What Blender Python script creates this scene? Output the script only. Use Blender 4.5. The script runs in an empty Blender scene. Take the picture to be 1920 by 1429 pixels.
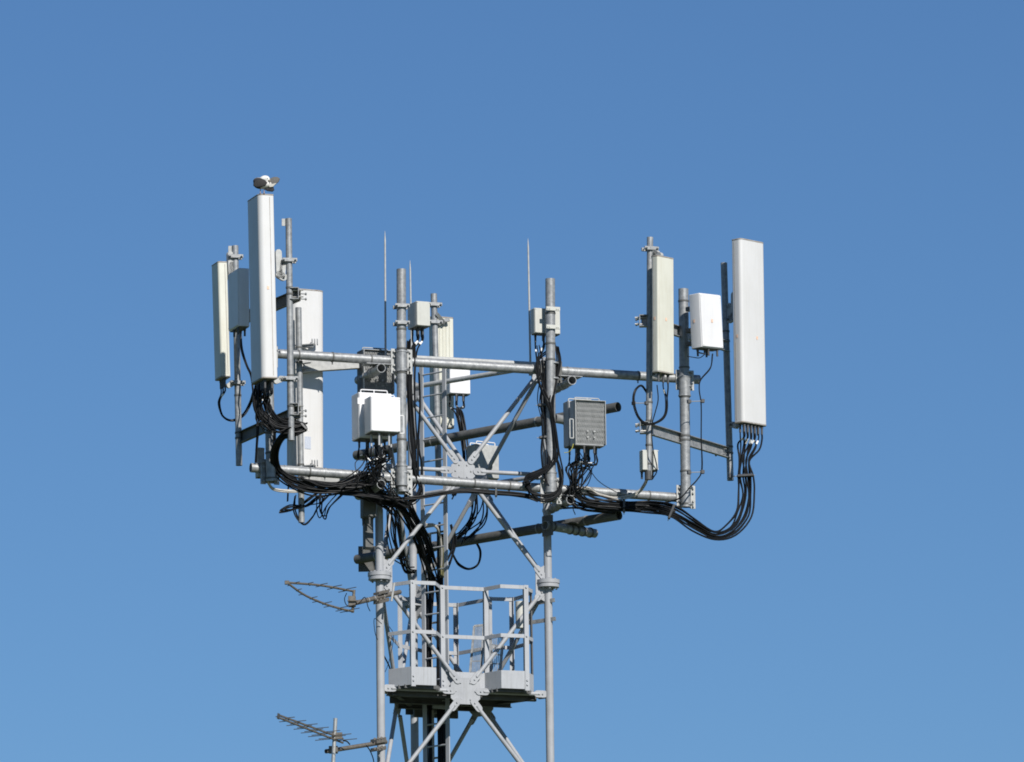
import bpy, math, random
from mathutils import Vector, Matrix
R = math.radians
random.seed(7)
scene = bpy.context.scene
COL = scene.collection
V = Vector

# ------------------------------------------------------------------ camera
DIST, PITCH, ROLL, SCALE = 100.0, R(10.5), R(0.7), 138.0
CAM = V((0.667, -DIST, 1.6))
FPX = SCALE * DIST / math.cos(PITCH)
fwd = V((0, math.cos(PITCH), math.sin(PITCH)))
_r = V((1, 0, 0)); _u = V((0, -math.sin(PITCH), math.cos(PITCH)))
rgt = _r * math.cos(ROLL) - _u * math.sin(ROLL)
upv = _u * math.cos(ROLL) + _r * math.sin(ROLL)
cd = bpy.data.cameras.new('camera'); cam = bpy.data.objects.new('camera', cd); COL.objects.link(cam)
cd.sensor_width = 36; cd.lens = 36 * FPX / 1920; cd.clip_start = 1; cd.clip_end = 20000
m = Matrix((rgt, upv, -fwd)).transposed().to_4x4(); m.translation = CAM
cam.matrix_world = m
scene.camera = cam

# ------------------------------------------------------------------ light
SUN_AZ, SUN_EL = R(28), R(36)          # azimuth measured from the viewer towards the right
w = bpy.data.worlds.new('World'); scene.world = w; w.use_nodes = True
nt = w.node_tree; bg = nt.nodes['Background']
sk = nt.nodes.new('ShaderNodeTexSky'); sk.sky_type = 'NISHITA'; sk.sun_disc = False
sk.sun_elevation = SUN_EL; sk.sun_rotation = math.pi - SUN_AZ
sk.altitude = 0; sk.air_density = 1.02; sk.dust_density = 0.0; sk.ozone_density = 10
tint = nt.nodes.new('ShaderNodeMix'); tint.data_type = 'RGBA'; tint.blend_type = 'MULTIPLY'
tint.inputs[0].default_value = 1; tint.inputs[7].default_value = (.93, .975, 1.0, 1)
nt.links.new(sk.outputs[0], tint.inputs[6]); nt.links.new(tint.outputs[2], bg.inputs[0])
bg.inputs[1].default_value = 0.0695
sd = bpy.data.lights.new('sun', 'SUN'); sun = bpy.data.objects.new('sun', sd); COL.objects.link(sun)
sd.energy = 5.0; sd.angle = R(0.53); sd.color = (1.0, 0.955, 0.89)
sdir = V((math.cos(SUN_EL) * math.sin(SUN_AZ), -math.cos(SUN_EL) * math.cos(SUN_AZ), math.sin(SUN_EL)))
sun.rotation_euler = sdir.to_track_quat('Z', 'Y').to_euler(); sun.location = (20, -20, 60)
scene.cycles.filter_width = 1.8
scene.view_settings.view_transform = 'Standard'; scene.view_settings.look = 'None'
scene.view_settings.exposure = 0.15; scene.view_settings.gamma = 1

# ------------------------------------------------------------------ where things are
PSI = R(20)
U = V((math.cos(PSI), math.sin(PSI), 0)); N = V((-math.sin(PSI), math.cos(PSI), 0)); Z = V((0, 0, 1))
def ray(px, py): return fwd * FPX + rgt * (px - 960) - upv * (py - 714.5)
def hit(px, py, nrm, d):
    q = ray(px, py); t = (d - CAM.dot(nrm)) / q.dot(nrm); return CAM + q * t
def F(px, py, b=0.0): return hit(px, py, N, b)           # on a plane parallel to the tower's front face
def Y(px, py, y): return hit(px, py, V((0, 1, 0)), y)     # at a depth
def H(px, py, z): return hit(px, py, Z, z)                # at a height
G2 = V((math.sin(R(43)), math.cos(R(43)), 0))             # normal of the rear right side
def dirv(deg): return V((math.cos(R(deg)), math.sin(R(deg)), 0))

# ------------------------------------------------------------------ mesh building
class MB:
    def __init__(s): s.v = []; s.f = []
    def add(s, vs, fs):
        o = len(s.v); s.v += [V(p) for p in vs]; s.f += [tuple(i + o for i in f) for f in fs]; return s
    def ring(s, c, ex, ey, r, n): return [c + ex * (math.cos(2*math.pi*i/n) * r) + ey * (math.sin(2*math.pi*i/n) * r) for i in range(n)]
    def tube(s, p0, p1, r, r1=None, n=18, hollow=0.0):
        p0 = V(p0); p1 = V(p1); d = (p1 - p0).normalized(); ex = d.orthogonal().normalized(); ey = d.cross(ex)
        if abs(d.z) < .9: ex = d.cross(Z).normalized(); ey = d.cross(ex)
        r1 = r if r1 is None else r1
        side = [(i, (i+1) % n, n + (i+1) % n, n + i) for i in range(n)]
        s.add(s.ring(p0, ex, ey, r, n) + s.ring(p1, ex, ey, r1, n), side)
        if hollow:
            a = s.ring(p0, ex, ey, r, n) + s.ring(p0, ex, ey, r - hollow, n); b = s.ring(p1, ex, ey, r1, n) + s.ring(p1, ex, ey, r1 - hollow, n)
            s.add(a, [(q[1], q[0], q[3], q[2]) for q in side]); s.add(b, side)
            s.add(s.ring(p0, ex, ey, r - hollow, n) + s.ring(p1, ex, ey, r1 - hollow, n), [q[::-1] for q in side])
        else:
            s.add(s.ring(p0, ex, ey, r, n), [tuple(range(n))[::-1]]); s.add(s.ring(p1, ex, ey, r1, n), [tuple(range(n))])
        return s
    def prism(s, out, o, ex, ey, ez, h, ch=0.0):
        """outline (2D, counter-clockwise) swept from o along ez by h with chamfered ends"""
        n = len(out); cx = sum(p[0] for p in out)/n; cy = sum(p[1] for p in out)/n
        W = max(abs(p[0]-cx) for p in out); D = max(abs(p[1]-cy) for p in out)
        def lay(z, c):
            return [o + ex*(cx+(p[0]-cx)*(1-c/W)) + ey*(cy+(p[1]-cy)*(1-c/D)) + ez*z for p in out]
        L = [lay(0, 0), lay(h, 0)] if ch == 0 else [lay(0, ch), lay(ch, 0), lay(h-ch, 0), lay(h, ch)]
        vs = sum(L, []); fs = [tuple(range(n))[::-1], tuple(range((len(L)-1)*n, len(L)*n))]
        for k in range(len(L)-1):
            for i in range(n):
                j = (i+1) % n; fs.append((k*n+i, k*n+j, (k+1)*n+j, (k+1)*n+i))
        return s.add(vs, fs)
    def box(s, c, ex, ey, ez, wx, wy, wz, bev=0.004):
        ex = ex.normalized(); ey = ey.normalized(); ez = ez.normalized()
        return s.prism(rrect(wx, wy, bev, 1), V(c) - ez*(wz/2), ex, ey, ez, wz, min(bev, wz*.2))
    def bar(s, p0, p1, wdt, thk, side=None, bev=0.0015):
        """flat bar from p0 to p1; width along side x dir, side = the thin direction"""
        p0 = V(p0); p1 = V(p1); ez = (p1 - p0); h = ez.length; ez.normalize()
        ey = (side if side is not None else N); ey = (ey - ez*ey.dot(ez)).normalized(); ex = ey.cross(ez)
        return s.prism(rrect(wdt, thk, min(bev, thk*.3), 1), p0, ex, ey, ez, h, 0)
    def prof(s, pts, p0, p1, side):
        p0 = V(p0); p1 = V(p1); ez = (p1 - p0); h = ez.length; ez.normalize()
        ey = (side - ez*side.dot(ez)).normalized(); ex = ey.cross(ez)
        return s.prism(pts, p0, ex, ey, ez, h, 0)
    def sweep(s, pts, r, n=7, sub=6, caps=True):
        P = spline(pts, sub); k = len(P); nrm = None; rings = []
        for i in range(k):
            t = (P[min(i+1, k-1)] - P[max(i-1, 0)]).normalized()
            if nrm is None: nrm = t.orthogonal().normalized()
            nrm = (nrm - t*nrm.dot(t)).normalized(); bn = t.cross(nrm)
            rings += s.ring(P[i], nrm, bn, r, n)
        fs = [(a*n+i, a*n+(i+1) % n, (a+1)*n+(i+1) % n, (a+1)*n+i) for a in range(k-1) for i in range(n)]
        if caps: fs += [tuple(range(n))[::-1], tuple(range((k-1)*n, k*n))]
        return s.add(rings, fs)
    def lathe(s, prof, o, ax, n=20):
        ax = ax.normalized(); ex = ax.orthogonal().normalized(); ey = ax.cross(ex); vs = []
        for r, z in prof: vs += s.ring(o + ax*z, ex, ey, max(r, 1e-4), n)
        k = len(prof); fs = [(a*n+i, a*n+(i+1) % n, (a+1)*n+(i+1) % n, (a+1)*n+i) for a in range(k-1) for i in range(n)]
        fs += [tuple(range(n))[::-1], tuple(range((k-1)*n, k*n))]
        return s.add(vs, fs)
    def bolt(s, c, d, r=.012, l=.012):
        return s.tube(V(c), V(c) + d.normalized()*l, r, n=6)
    def ball(s, c, ax, n=12, m=8):
        """ellipsoid; ax = three half-axis vectors"""
        vs = [c + ax[2]]; 
        for j in range(1, m):
            t = math.pi*j/m
            for i in range(n):
                a = 2*math.pi*i/n; vs.append(c + ax[0]*(math.sin(t)*math.cos(a)) + ax[1]*(math.sin(t)*math.sin(a)) + ax[2]*math.cos(t))
        vs.append(c - ax[2]); fs = [(0, 1+i, 1+(i+1) % n) for i in range(n)]
        for j in range(m-2):
            for i in range(n): a = 1+j*n; fs.append((a+i, a+n+i, a+n+(i+1) % n, a+(i+1) % n))
        a = 1+(m-2)*n; fs += [(a+i, len(vs)-1, a+(i+1) % n) for i in range(n)]
        return s.add(vs, fs)

def rrect(w, d, r, k=4, rf=None):
    """rounded rectangle, front (-y) corners may have their own radius"""
    rf = r if rf is None else rf; out = []
    for sx, sy, a0, rr in ((1, 1, 0, r), (-1, 1, 90, r), (-1, -1, 180, rf), (1, -1, 270, rf)):
        cx = sx*(w/2-rr); cy = sy*(d/2-rr)
        if rr < 1e-5: out.append((sx*w/2, sy*d/2)); continue
        for i in range(k+1):
            a = R(a0 + 90*i/k); out.append((cx+rr*math.cos(a), cy+rr*math.sin(a)))
    return out
def spline(P, sub):
    P = [V(p) for p in P]
    if len(P) < 3: return P
    Q = [P[0]*2-P[1]] + P + [P[-1]*2-P[-2]]; out = []
    for i in range(1, len(Q)-2):
        a, b, c, d = Q[i-1:i+3]
        for k in range(sub):
            t = k/sub; out.append(.5*((2*b) + (c-a)*t + (2*a-5*b+4*c-d)*t*t + (3*b-a-3*c+d)*t**3))
    out.append(P[-1]); return out

def capsule(mb, a, c, w_, nrm, th):
    """flat link with round ends from a to c"""
    d = (c-a); L = d.length; d.normalize(); e = nrm.cross(d); out = []
    for cx, a0 in ((L, -90), (0, 90)):
        for i in range(7): t = R(a0 + 30*i); out.append((cx + math.cos(t)*w_/2, math.sin(t)*w_/2))
    mb.prism(out, a - nrm*th/2, d, e, nrm, th, 0)
def mkobj(name, mb, mat, loc):
    me = bpy.data.meshes.new(name); me.from_pydata([p - loc for p in mb.v], [], mb.f); me.update()
    for p in me.polygons: p.use_smooth = True
    me.set_sharp_from_angle(angle=R(35))
    me.materials.append(mat); o = bpy.data.objects.new(name, me); COL.objects.link(o); return o
class Thing:
    def __init__(s, name, label, cat, loc, group=None):
        s.o = bpy.data.objects.new(name, None); s.o.empty_display_size = .1; COL.objects.link(s.o); s.loc = V(loc); s.o.location = s.loc
        s.o['label'] = label; s.o['category'] = cat
        if group: s.o['group'] = group
    def part(s, name, mb, mat, parent=None, label=None):
        o = mkobj(name, mb, mat, s.loc); o.parent = parent or s.o
        if parent: o.location = (0, 0, 0)
        if label: o['label'] = label
        return o
def solo(name, mb, mat, label=None, cat=None, group=None, kind=None, loc=None):
    loc = V(loc) if loc is not None else sum(mb.v, V())/len(mb.v)
    o = mkobj(name, mb, mat, loc); o.location = loc
    if label: o['label'] = label
    if cat: o['category'] = cat
    if group: o['group'] = group
    if kind: o['kind'] = kind
    return o

# ------------------------------------------------------------------ materials
def mat(name, base, rough=.5, metal=0.0, var=None, scale=6.0, amt=.5, bump=0.0, streak=None, spec=.5, extra=None, detail=5):
    """base mixed with var by noise; streak = (colour, amount) vertical dirt runs; extra(nt, colour socket) -> colour socket"""
    m = bpy.data.materials.new(name); m.use_nodes = True; nt = m.node_tree; b = nt.nodes['Principled BSDF']; L = nt.links
    b.inputs['Roughness'].default_value = rough; b.inputs['Metallic'].default_value = metal
    b.inputs['Specular IOR Level'].default_value = spec
    geo = nt.nodes.new('ShaderNodeNewGeometry')
    def noise(sc, vec=None, det=detail, ro=.6):
        n = nt.nodes.new('ShaderNodeTexNoise'); n.inputs['Scale'].default_value = sc; n.inputs['Detail'].default_value = det
        n.inputs['Roughness'].default_value = ro; L.new(vec or geo.outputs['Position'], n.inputs['Vector']); return n.outputs[0]
    def ramp(fac, lo, hi):
        r = nt.nodes.new('ShaderNodeMapRange'); r.inputs[1].default_value = lo; r.inputs[2].default_value = hi
        L.new(fac, r.inputs[0]); return r.outputs[0]
    def mix(f, a, c, fixed=None):
        x = nt.nodes.new('ShaderNodeMix'); x.data_type = 'RGBA'
        if fixed is not None: x.inputs[0].default_value = fixed
        else: L.new(f, x.inputs[0])
        for k, q in ((6, a), (7, c)):
            if isinstance(q, tuple): x.inputs[k].default_value = (*q, 1)
            else: L.new(q, x.inputs[k])
        return x.outputs[2]
    def mul(f, k):
        x = nt.nodes.new('ShaderNodeMath'); x.operation = 'MULTIPLY'; L.new(f, x.inputs[0])
        if isinstance(k, (int, float)): x.inputs[1].default_value = k
        else: L.new(k, x.inputs[1])
        return x.outputs[0]
    col = base
    if var is not None:
        col = mix(mul(ramp(noise(scale), .35, .68), amt), base, var)
    if streak:
        mp = nt.nodes.new('ShaderNodeMapping'); mp.inputs['Scale'].default_value = (1, 1, .06)
        L.new(geo.outputs['Position'], mp.inputs[0])
        col = mix(mul(ramp(noise(28, mp.outputs[0], 3), .5, .75), streak[1]), col, streak[0])
    if extra: col = extra(dict(nt=nt, L=L, geo=geo, noise=noise, ramp=ramp, mix=mix, mul=mul), col)
    if isinstance(col, tuple): b.inputs['Base Color'].default_value = (*col, 1)
    else: L.new(col, b.inputs['Base Color'])
    if bump:
        bp = nt.nodes.new('ShaderNodeBump'); bp.inputs['Strength'].default_value = bump; bp.inputs['Distance'].default_value = .004
        L.new(noise(scale*4), bp.inputs['Height']); L.new(bp.outputs[0], b.inputs['Normal'])
    rr = nt.nodes.new('ShaderNodeMapRange'); rr.inputs[3].default_value = max(.05, rough-.1); rr.inputs[4].default_value = min(1, rough+.12)
    L.new(noise(scale*1.7), rr.inputs[0]); L.new(rr.outputs[0], b.inputs['Roughness'])
    return m
def rust(k, col, amt=.5, thr=.66, rc=(.25, .11, .045)):
    return k['mix'](k['mul'](k['ramp'](k['noise'](9, None, 8, .7), thr, thr+.1), amt), col, rc)
GALV = mat('galvanised_steel', (.345, .355, .36), .46, .3, (.18, .19, .20), 17, .9, .35, ((.17, .165, .15), .4), extra=lambda k, c: rust(k, c, .4, .66, (.24, .19, .13)))
GALVB = mat('bright_galvanised_plate', (0.437, 0.445, 0.437), .6, .05, (0.302, 0.311, 0.311), 18, .8, .2)
DGALV = mat('shaded_weathered_galvanised_steel', (.12, .123, .12), .65, .1, (.075, .077, .075), 12, .9, .3, ((.1, .09, .075), .5))  # dark tone also paints shade onto rear pipes, left arms, boxes and radio
PAINT = mat('grey_tower_paint', (.355, .368, .388), .5, 0, (.27, .28, .30), 5, .7, .06, ((0.217, 0.219, 0.220), .4), extra=lambda k, c: rust(k, c, .55, .71, (.24, .17, .11)))
PAINTL = mat('pale_handrail_paint', (0.378, 0.394, 0.418), .55, 0, (0.318, 0.329, 0.352), 6, .7, .08, ((0.227, 0.229, 0.219), .45))
WHITE = mat('white_radome', (.60, .60, .60), .4, 0, (.55, .55, .54), 1.6, .7, 0, ((.42, .40, .36), .16), extra=lambda k, c: rust(k, c, .35, .71, (.40, .37, .31)))
WHITEP = mat('white_powder_coat', (0.720, 0.720, 0.729), .45, 0, (0.639, 0.639, 0.648), 4, .6, 0, ((0.522, 0.504, 0.468), .2))
CREAM = mat('cream_radome', (.60, .60, .525), .45, 0, (.53, .525, .45), 3, .7, 0, ((.40, .35, .25), .35))
LGREY = mat('light_grey_housing', (0.504, 0.508, 0.470), .5, 0, (0.437, 0.441, 0.407), 8, .6, .05, ((0.269, 0.260, 0.227), .25))
GREYH = mat('grey_aluminium_housing', (0.395, 0.404, 0.414), .5, .2, (0.310, 0.320, 0.329), 9, .6, .1)
BLACK = mat('black_cable_jacket', (.008, .009, .010), .45, 0, (.018, .018, .02), 20, .5, 0, spec=.14)
GREYC = mat('pale_coax_jacket', (.45, .43, .39), .5, 0, (.33, .31, .28), 18, .7, 0)
DARKP = mat('dark_plastic', (.05, .052, .055), .5, 0, (.09, .09, .09), 14, .6, .1)
MARK = mat('white_marker_tape', (.75, .76, .76), .5)
ORANGE = mat('faded_orange_sticker', (.72, .40, .24), .6, 0, (.80, .66, .55), 60, .9)
YELLOW = mat('yellow_green_cable', (.42, .40, .08), .5)
ALU = mat('weathered_aluminium', (0.184, 0.168, 0.144), .5, .45, (0.112, 0.096, 0.080), 25, .8, .2)
ALUB = mat('bright_aluminium', (.55, .54, .51), .35, .6, (.40, .38, .34), 25, .7, .1)
EDGE = mat('stained_end_cap', (.34, .33, .31), .6, 0, (.22, .17, .12), 16, .8)
GRATE = mat('dark_platform_steel', (.10, .103, .105), .7, 0, (.06, .06, .06), 10, .7, .2)
INNER = mat('dark_unit_face', (0.085, 0.088, 0.093), .6, 0, (0.051, 0.051, 0.051), 12, .6)

# ------------------------------------------------------------------ ground
g = MB(); g.add([V((x, y, 0)) for x, y in ((-3000, -3000), (3000, -3000), (3000, 6000), (-3000, 6000))], [(0, 1, 2, 3)])
GRASS = mat('grass_ground', (.05, .085, .022), .9, 0, (.09, .095, .04), .35, .8, .5)
solo('ground', g, GRASS, kind='structure', loc=(0, 0, 0))
g = MB(); pc = N*.75; g.box(V((pc.x, pc.y, .075)), U, N, Z, 5, 5, .15, .02)
solo('concrete_base', g, mat('concrete', (.3, .29, .27), .85, 0, (.2, .2, .19), 3, .8, .3), 'square concrete slab under the mast', 'foundation')

# ------------------------------------------------------------------ lattice tower
pL = F(711, 1000, 0); pR = F(1026.3, 1000, 0); S = (pR - pL).length
LB = {'L': V((pL.x, pL.y, 0)), 'R': V((pR.x, pR.y, 0))}
LB['B'] = (LB['L'] + LB['R'])/2 + N*(S*.866)
def at(k, z): return V((LB[k].x, LB[k].y, z))
zc1 = F(868, 883, 0).z; zc2 = F(874, 1296, 0).z; bay = zc1 - zc2
zf = F(869, 1088, 0).z                     # flange joint
ztop = F(868, 676, 0).z
tw = Thing('lattice_tower', 'grey painted three legged steel lattice mast with tubular bracing and bolted leg flanges', 'mast', ((LB['L']+LB['R']+LB['B'])/3))
for k in 'LRB':
    b = MB(); z = ztop + .1; zz = zf; b.tube(at(k, zf+.03), at(k, z), .055, n=24)
    leg = tw.part('leg', b, PAINT)
    b = MB(); zz = zf
    b.tube(at(k, 0.15), at(k, zf-.03), .0555, n=24)
    leg2 = tw.part('leg', b, PAINT)
    n = 0; zz = zf
    while zz > 1:
        b = MB(); b.tube(at(k, zz+.002), at(k, zz+.052), .160, n=28); b.tube(at(k, zz-.050), at(k, zz-.002), .152, n=28)
        for i in range(8):
            a = 2*math.pi*i/8 + .2; c = at(k, zz) + V((math.cos(a), math.sin(a), 0))*.115
            b.bolt(c + Z*.05, Z, .014, .02); b.bolt(c - Z*.048, -Z, .014, .028)
        tw.part('flange', b, PAINT); zz -= bay*2; n += 1
def gusset(mb, c, ex, ny, w, h, t=.012):
    out = [(-w*.5, -h*.28), (-w*.3, -h*.5), (w*.3, -h*.5), (w*.5, -h*.28), (w*.5, h*.28), (w*.3, h*.5), (-w*.3, h*.5), (-w*.5, h*.28)]
    mb.prism([(x, y) for x, y in out], c - ny*(t/2), ex, Z, ny, t, .001) if ex.cross(Z).dot(ny) > 0 else mb.prism([(-x, y) for x, y in out], c - ny*(t/2), -ex, Z, ny, t, .001)
def strut(a, c, nrm, r=.029, lug=.17, gap=.0, mat_=PAINT):
    """tube with a flattened, bolted lug at both ends"""
    d = (c-a).normalized(); b = MB(); b.tube(a + d*lug*.55, c - d*lug*.55, r, n=16)
    for p, q in ((a, d), (c, -d)):
        off = nrm*.013
        capsule(b, p + q*.02 + off, p + q*(lug-.03) + off, .095, nrm, .012)
        for t in (.045, .1): b.bolt(p + q*t + off + nrm*.005, nrm, .012, .016)
    return b
for fa, fb, vis in (('L', 'R', 1), ('R', 'B', 1), ('B', 'L', 1)):
    e = (LB[fb]-LB[fa]).normalized(); nr = V((e.y, -e.x, 0))      # outward normal
    mid = (LB[fa]+LB[fb])/2; k = 0; zc = zc1
    while zc > 2:
        b = MB(); c = V((mid.x, mid.y, zc)); gw, gh = (.42, .36) if k else (.34, .26)
        gusset(b, c, e, nr, gw, gh)
        for i in range(6):
            a = math.pi*i/3; b.bolt(c + e*math.cos(a)*gw*.33 + Z*math.sin(a)*gh*.36 + nr*.006, nr, .011, .014)
        gs = tw.part('gusset_plate', b, PAINT)
        zu = zc + bay*.5 - .08; zl = zc - bay*.5 + .1
        if k == 0: zu = ztop - .08
        for leg_, sg in ((fa, 1), (fb, -1)):
            for zz, up in ((zu, 1), (zl, -1)):
                P = at(leg_, zz) + e*sg*.07; dd = (P-c).normalized()
                Q = c + dd*.16
                tw.part('diagonal_brace', strut(P, Q, nr), PAINT)
                b = MB(); ww = .13; b.prism([(0, -.16), (ww, -.09), (ww, .09), (0, .16)] if sg > 0 else [(0, .16), (-ww, .09), (-ww, -.09), (0, -.16)],
                                           at(leg_, zz) + e*sg*.05 - nr*.006, e, Z, nr if e.cross(Z).dot(nr) > 0 else nr, .012, 0)
                tw.part('gusset_plate', b, PAINT)
            P = at(leg_, zc) + e*sg*.06; Q = c + e*(-sg)*.17
            tw.part('horizontal_brace', strut(P, Q, nr, .029, .15), PAINT)
        zc -= bay; k += 1
    tw.part('horizontal_brace', strut(at(fa, ztop), at(fb, ztop), nr, .035, .1), GALVB)

# ------------------------------------------------------------------ ladder, feeder cables
ld = dirv(-42)
def lad(px): return Y(px, 1000, .75)
s0 = V((*lad(793).xy, 0)); s1 = V((*lad(836).xy, 0)); s1 = V((s1.x, s0.y + (s1.x-s0.x)*math.tan(R(-42)), 0)); le = (s1-s0).normalized(); ln = V((-le.y, le.x, 0))
zt = Y(836, 686, .7).z
t = Thing('climbing_ladder', 'grey steel climbing ladder running up inside the mast in front of the black feeders', 'ladder', V((s0.x, s0.y, .15)))
for q in (s0, s1):
    b = MB(); b.bar(V((q.x, q.y, .16)), V((q.x, q.y, zt)), .065, .02, ln); t.part('stile', b, PAINTL)
z = 6.0; b = None
zr = zt - .12; k = 0
while zr > 2 and k < 80:
    b = MB(); b.tube(V((s0.x, s0.y, zr)), V((s1.x, s1.y, zr)), .012, n=8); t.part('rung', b, PAINTL); zr -= .302; k += 1
t = Thing('cable_ladder', 'dark cable ladder carrying the main feeder run down the mast', 'cable ladder', V((s0.x+.1, s0.y+.5, .15)))
c0 = s0 + ln*.32 - le*.27; c1 = s1 + ln*.32 - le*.29; BT = c0.lerp(c1, .5).dot(N)
for q in (c0, c1):
    b = MB(); b.bar(V((q.x, q.y, .2)), V((q.x, q.y, F(830, 960, .7).z)), .04, .03, ln); t.part('side_rail', b, GALV)
z = F(830, 990, .7).z
while z > 14: 
    b = MB(); b.bar(V((c0.x, c0.y, z)), V((c1.x, c1.y, z)), .05, .02, Z); t.part('crossbar', b, GALV); z -= .62
t = Thing('feeder_cable_run', 'thick run of black feeder cables going straight down behind the climbing ladder', 'cables', V((c0.x, c0.y, .2)), None)
for i in range(6):
    b = MB(); q = c0.lerp(c1, (.06, .17, .40, .74, .83, .93)[i]) - ln*(.045 if i % 2 else .05)
    zt2 = F(830, 985+random.uniform(-12, 12), .7).z
    pts = [V((q.x + random.uniform(-.012, .012), q.y, zt2 - j*(zt2-.2)/24)) for j in range(25)]
    b.sweep(pts, random.choice((.017, .02, .014)), 8, 3); t.part('cable', b, BLACK if i != 2 else GREYC)

# ------------------------------------------------------------------ work platform
zr1 = F(771, 1088, -.25).z; zr2 = F(771, 1180, -.25).z; zk = F(771, 1250, -.25).z; zd = F(771, 1284, -.25).z
def plan(px, b, y=1180): p = F(px, y, b); return V((p.x, p.y, 0))
ring = [plan(728, .07), plan(770, -.26), plan(817, -.26), plan(826, .05), plan(908, .05), plan(939, -.26), plan(983, -.26), plan(999, .05)]
def planh(px, py): p = H(px, py, zr1); return V((p.x, p.y, 0))
rear = [planh(985, 1113), planh(962, 1120), planh(921, 1119), planh(857, 1131)]
lrear = [planh(800, 1128), planh(748, 1116)]
wp = Thing('work_platform', 'pale grey railed work platform wrapped round the mast below the antenna frame', 'platform', V((0, .5, zd)))
loop = ring + [rear[0]] + rear[1:] + lrear
post_at = {1: 1, 3: 1, 4: 1, 6: 1, 9: 1, 10: 1, 11: 1, 13: 1}
nl = len(loop)
for i in range(nl):
    a = loop[i]; c = loop[(i+1) % nl]; e = (c-a).normalized(); nr = V((e.y, -e.x, 0))
    for zz in (zr1, zr2):
        b = MB(); b.bar(V((a.x, a.y, zz-.03)), V((c.x, c.y, zz-.03)), .052, .01, nr); wp.part('rail', b, PAINTL)
    if i != 2:
        b = MB(); b.bar(V((a.x, a.y, (zk+zd)/2)), V((c.x, c.y, (zk+zd)/2)), zk-zd, .006, nr); wp.part('kick_plate', b, PAINTL)
for i in post_at:
    a = loop[i]; e = (loop[(i+1) % nl]-a).normalized(); nr = V((e.y, -e.x, 0))
    w_ = .062 if i in (1, 3, 4, 6) else .055
    if i in (1, 6, 4): nrn = -N
    else: nrn = nr
    ex = V((-nrn.y, nrn.x, 0)); b = MB(); q = V((a.x, a.y, 0)) + nrn*.012
    b.prof([(0, 0), (w_, 0), (w_, .007), (.007, .007), (.007, w_), (0, w_)], V((q.x, q.y, zd-.02)), V((q.x, q.y, zr1)), -nrn)
    for zz in (zr1-.03, zr2-.03, zd+.06, zd+.12): b.bolt(V((q.x, q.y, zz)) - ex*.0 + nrn*.0 + U*(.03), nrn, .013, .016)
    wp.part('post', b, PAINTL)
b = MB()
out = loop; cz = zd
for i in range(1, 26):                                   # floor: bearing bars of the grating
    bb = -.25 + (S*.866+.3)*i/26
    xs = []
    for j in range(nl):
        a = loop[j]; c = loop[(j+1) % nl]; da = a.dot(N)-bb; dc = c.dot(N)-bb
        if da*dc < 0: tt = da/(da-dc); xs.append(a.lerp(c, tt).dot(U))
    xs.sort()
    for p, q in zip(xs[::2], xs[1::2]):
        P0 = U*p + N*bb + Z*(zd-.01); P1 = U*q + N*bb + Z*(zd-.01); b.bar(P0, P1, .05, .05, Z)
fl = wp.part('floor_grating', b, GRATE)
for fa, fb in (('L', 'R'), ('R', 'B'), ('B', 'L')):      # edge beams under the floor, on the legs
    e = (LB[fb]-LB[fa]).normalized(); nr = V((e.y, -e.x, 0)); b = MB()
    b.prof([(-.03, -.03), (.03, -.03), (.03, .03), (.022, .03), (.022, -.022), (-.022, -.022), (-.022, .03), (-.03, .03)],
           at(fa, zd-.07)-nr*.16+e*.14, at(fb, zd-.07)-nr*.16-e*.14, -nr)
    wp.part('edge_beam', b, GRATE)
for k_, f_ in ((.28, 0), (.5, 0), (.75, 0)):
    b = MB(); a = at('L', zd-.09).lerp(at('B', zd-.09), k_); c = at('R', zd-.09).lerp(at('B', zd-.09), k_)
    b.prof([(-.045, -.03), (.045, -.03), (.045, .03), (.037, .03), (.037, -.022), (-.037, -.022), (-.037, .03), (-.045, .03)], a, c, -N); wp.part('cross_beam', b, GRATE)
b = MB(); p0 = F(812, 1322, .75); p1 = F(858, 1326, .75); b.bar(p0, p1, .085, .05, N); wp.part('hanger_beam', b, PAINTL)
b = MB(); p0 = F(776, 1335, 1.25); p1 = F(858, 1338, 1.25); b.bar(p0, p1, .14, .05, N); wp.part('cross_beam', b, GRATE)
# raised floor hatches leaning against the rail
for pts, lab in ((((881, 1262), (902, 1262), (907, 1172), (889, 1174)), 'open grating hatch leaning left of the wide front rail post'),
                 (((914, 1262), (938, 1262), (944, 1195), (920, 1190)), 'open grating hatch with dense bars leaning right of the wide front rail post')):
    q = [H(x, y, 0) if 0 else Y(x, y, .9 if x < 912 else .7) for x, y in pts]
    t = Thing('floor_hatch', lab, 'hatch', q[0], 'grating hatches folded up on the platform'); b = MB()
    for i in range(4): b.bar(q[i], q[(i+1) % 4], .03, .02, V((0, 1, 0)))
    t.part('frame', b, GALV); b = MB(); bn = 8
    for i in range(1, bn): b.bar(q[0].lerp(q[1], i/bn), q[3].lerp(q[2], i/bn), .010, .03, V((0, 1, 0)))
    for i in range(1, 4): b.bar(q[0].lerp(q[3], i/4), q[1].lerp(q[2], i/4), .014, .01, V((0, 1, 0)))
    t.part('grating', b, GALV)
# small pale canister on a bracket from the right leg
t = Thing('canister', 'pale vertical canister clamped beside the right mast leg behind the rail', 'canister', Y(976, 1180, .5))
b = MB(); b.tube(Y(976, 1178, .5), Y(975, 1128, .5), .065, n=20); t.part('body', b, LGREY)
b = MB(); b.bar(Y(975, 1136, .57), Y(1040, 1125, .33), .055, .012, N); b.bar(Y(978, 1170, .57), Y(1042, 1160, .33), .055, .012, N); t.part('bracket', b, GALV)
b = MB(); b.bar(Y(995, 1112, .45), Y(998, 1272, .45), .05, .02, U); t.part('upright', b, GRATE)

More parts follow.
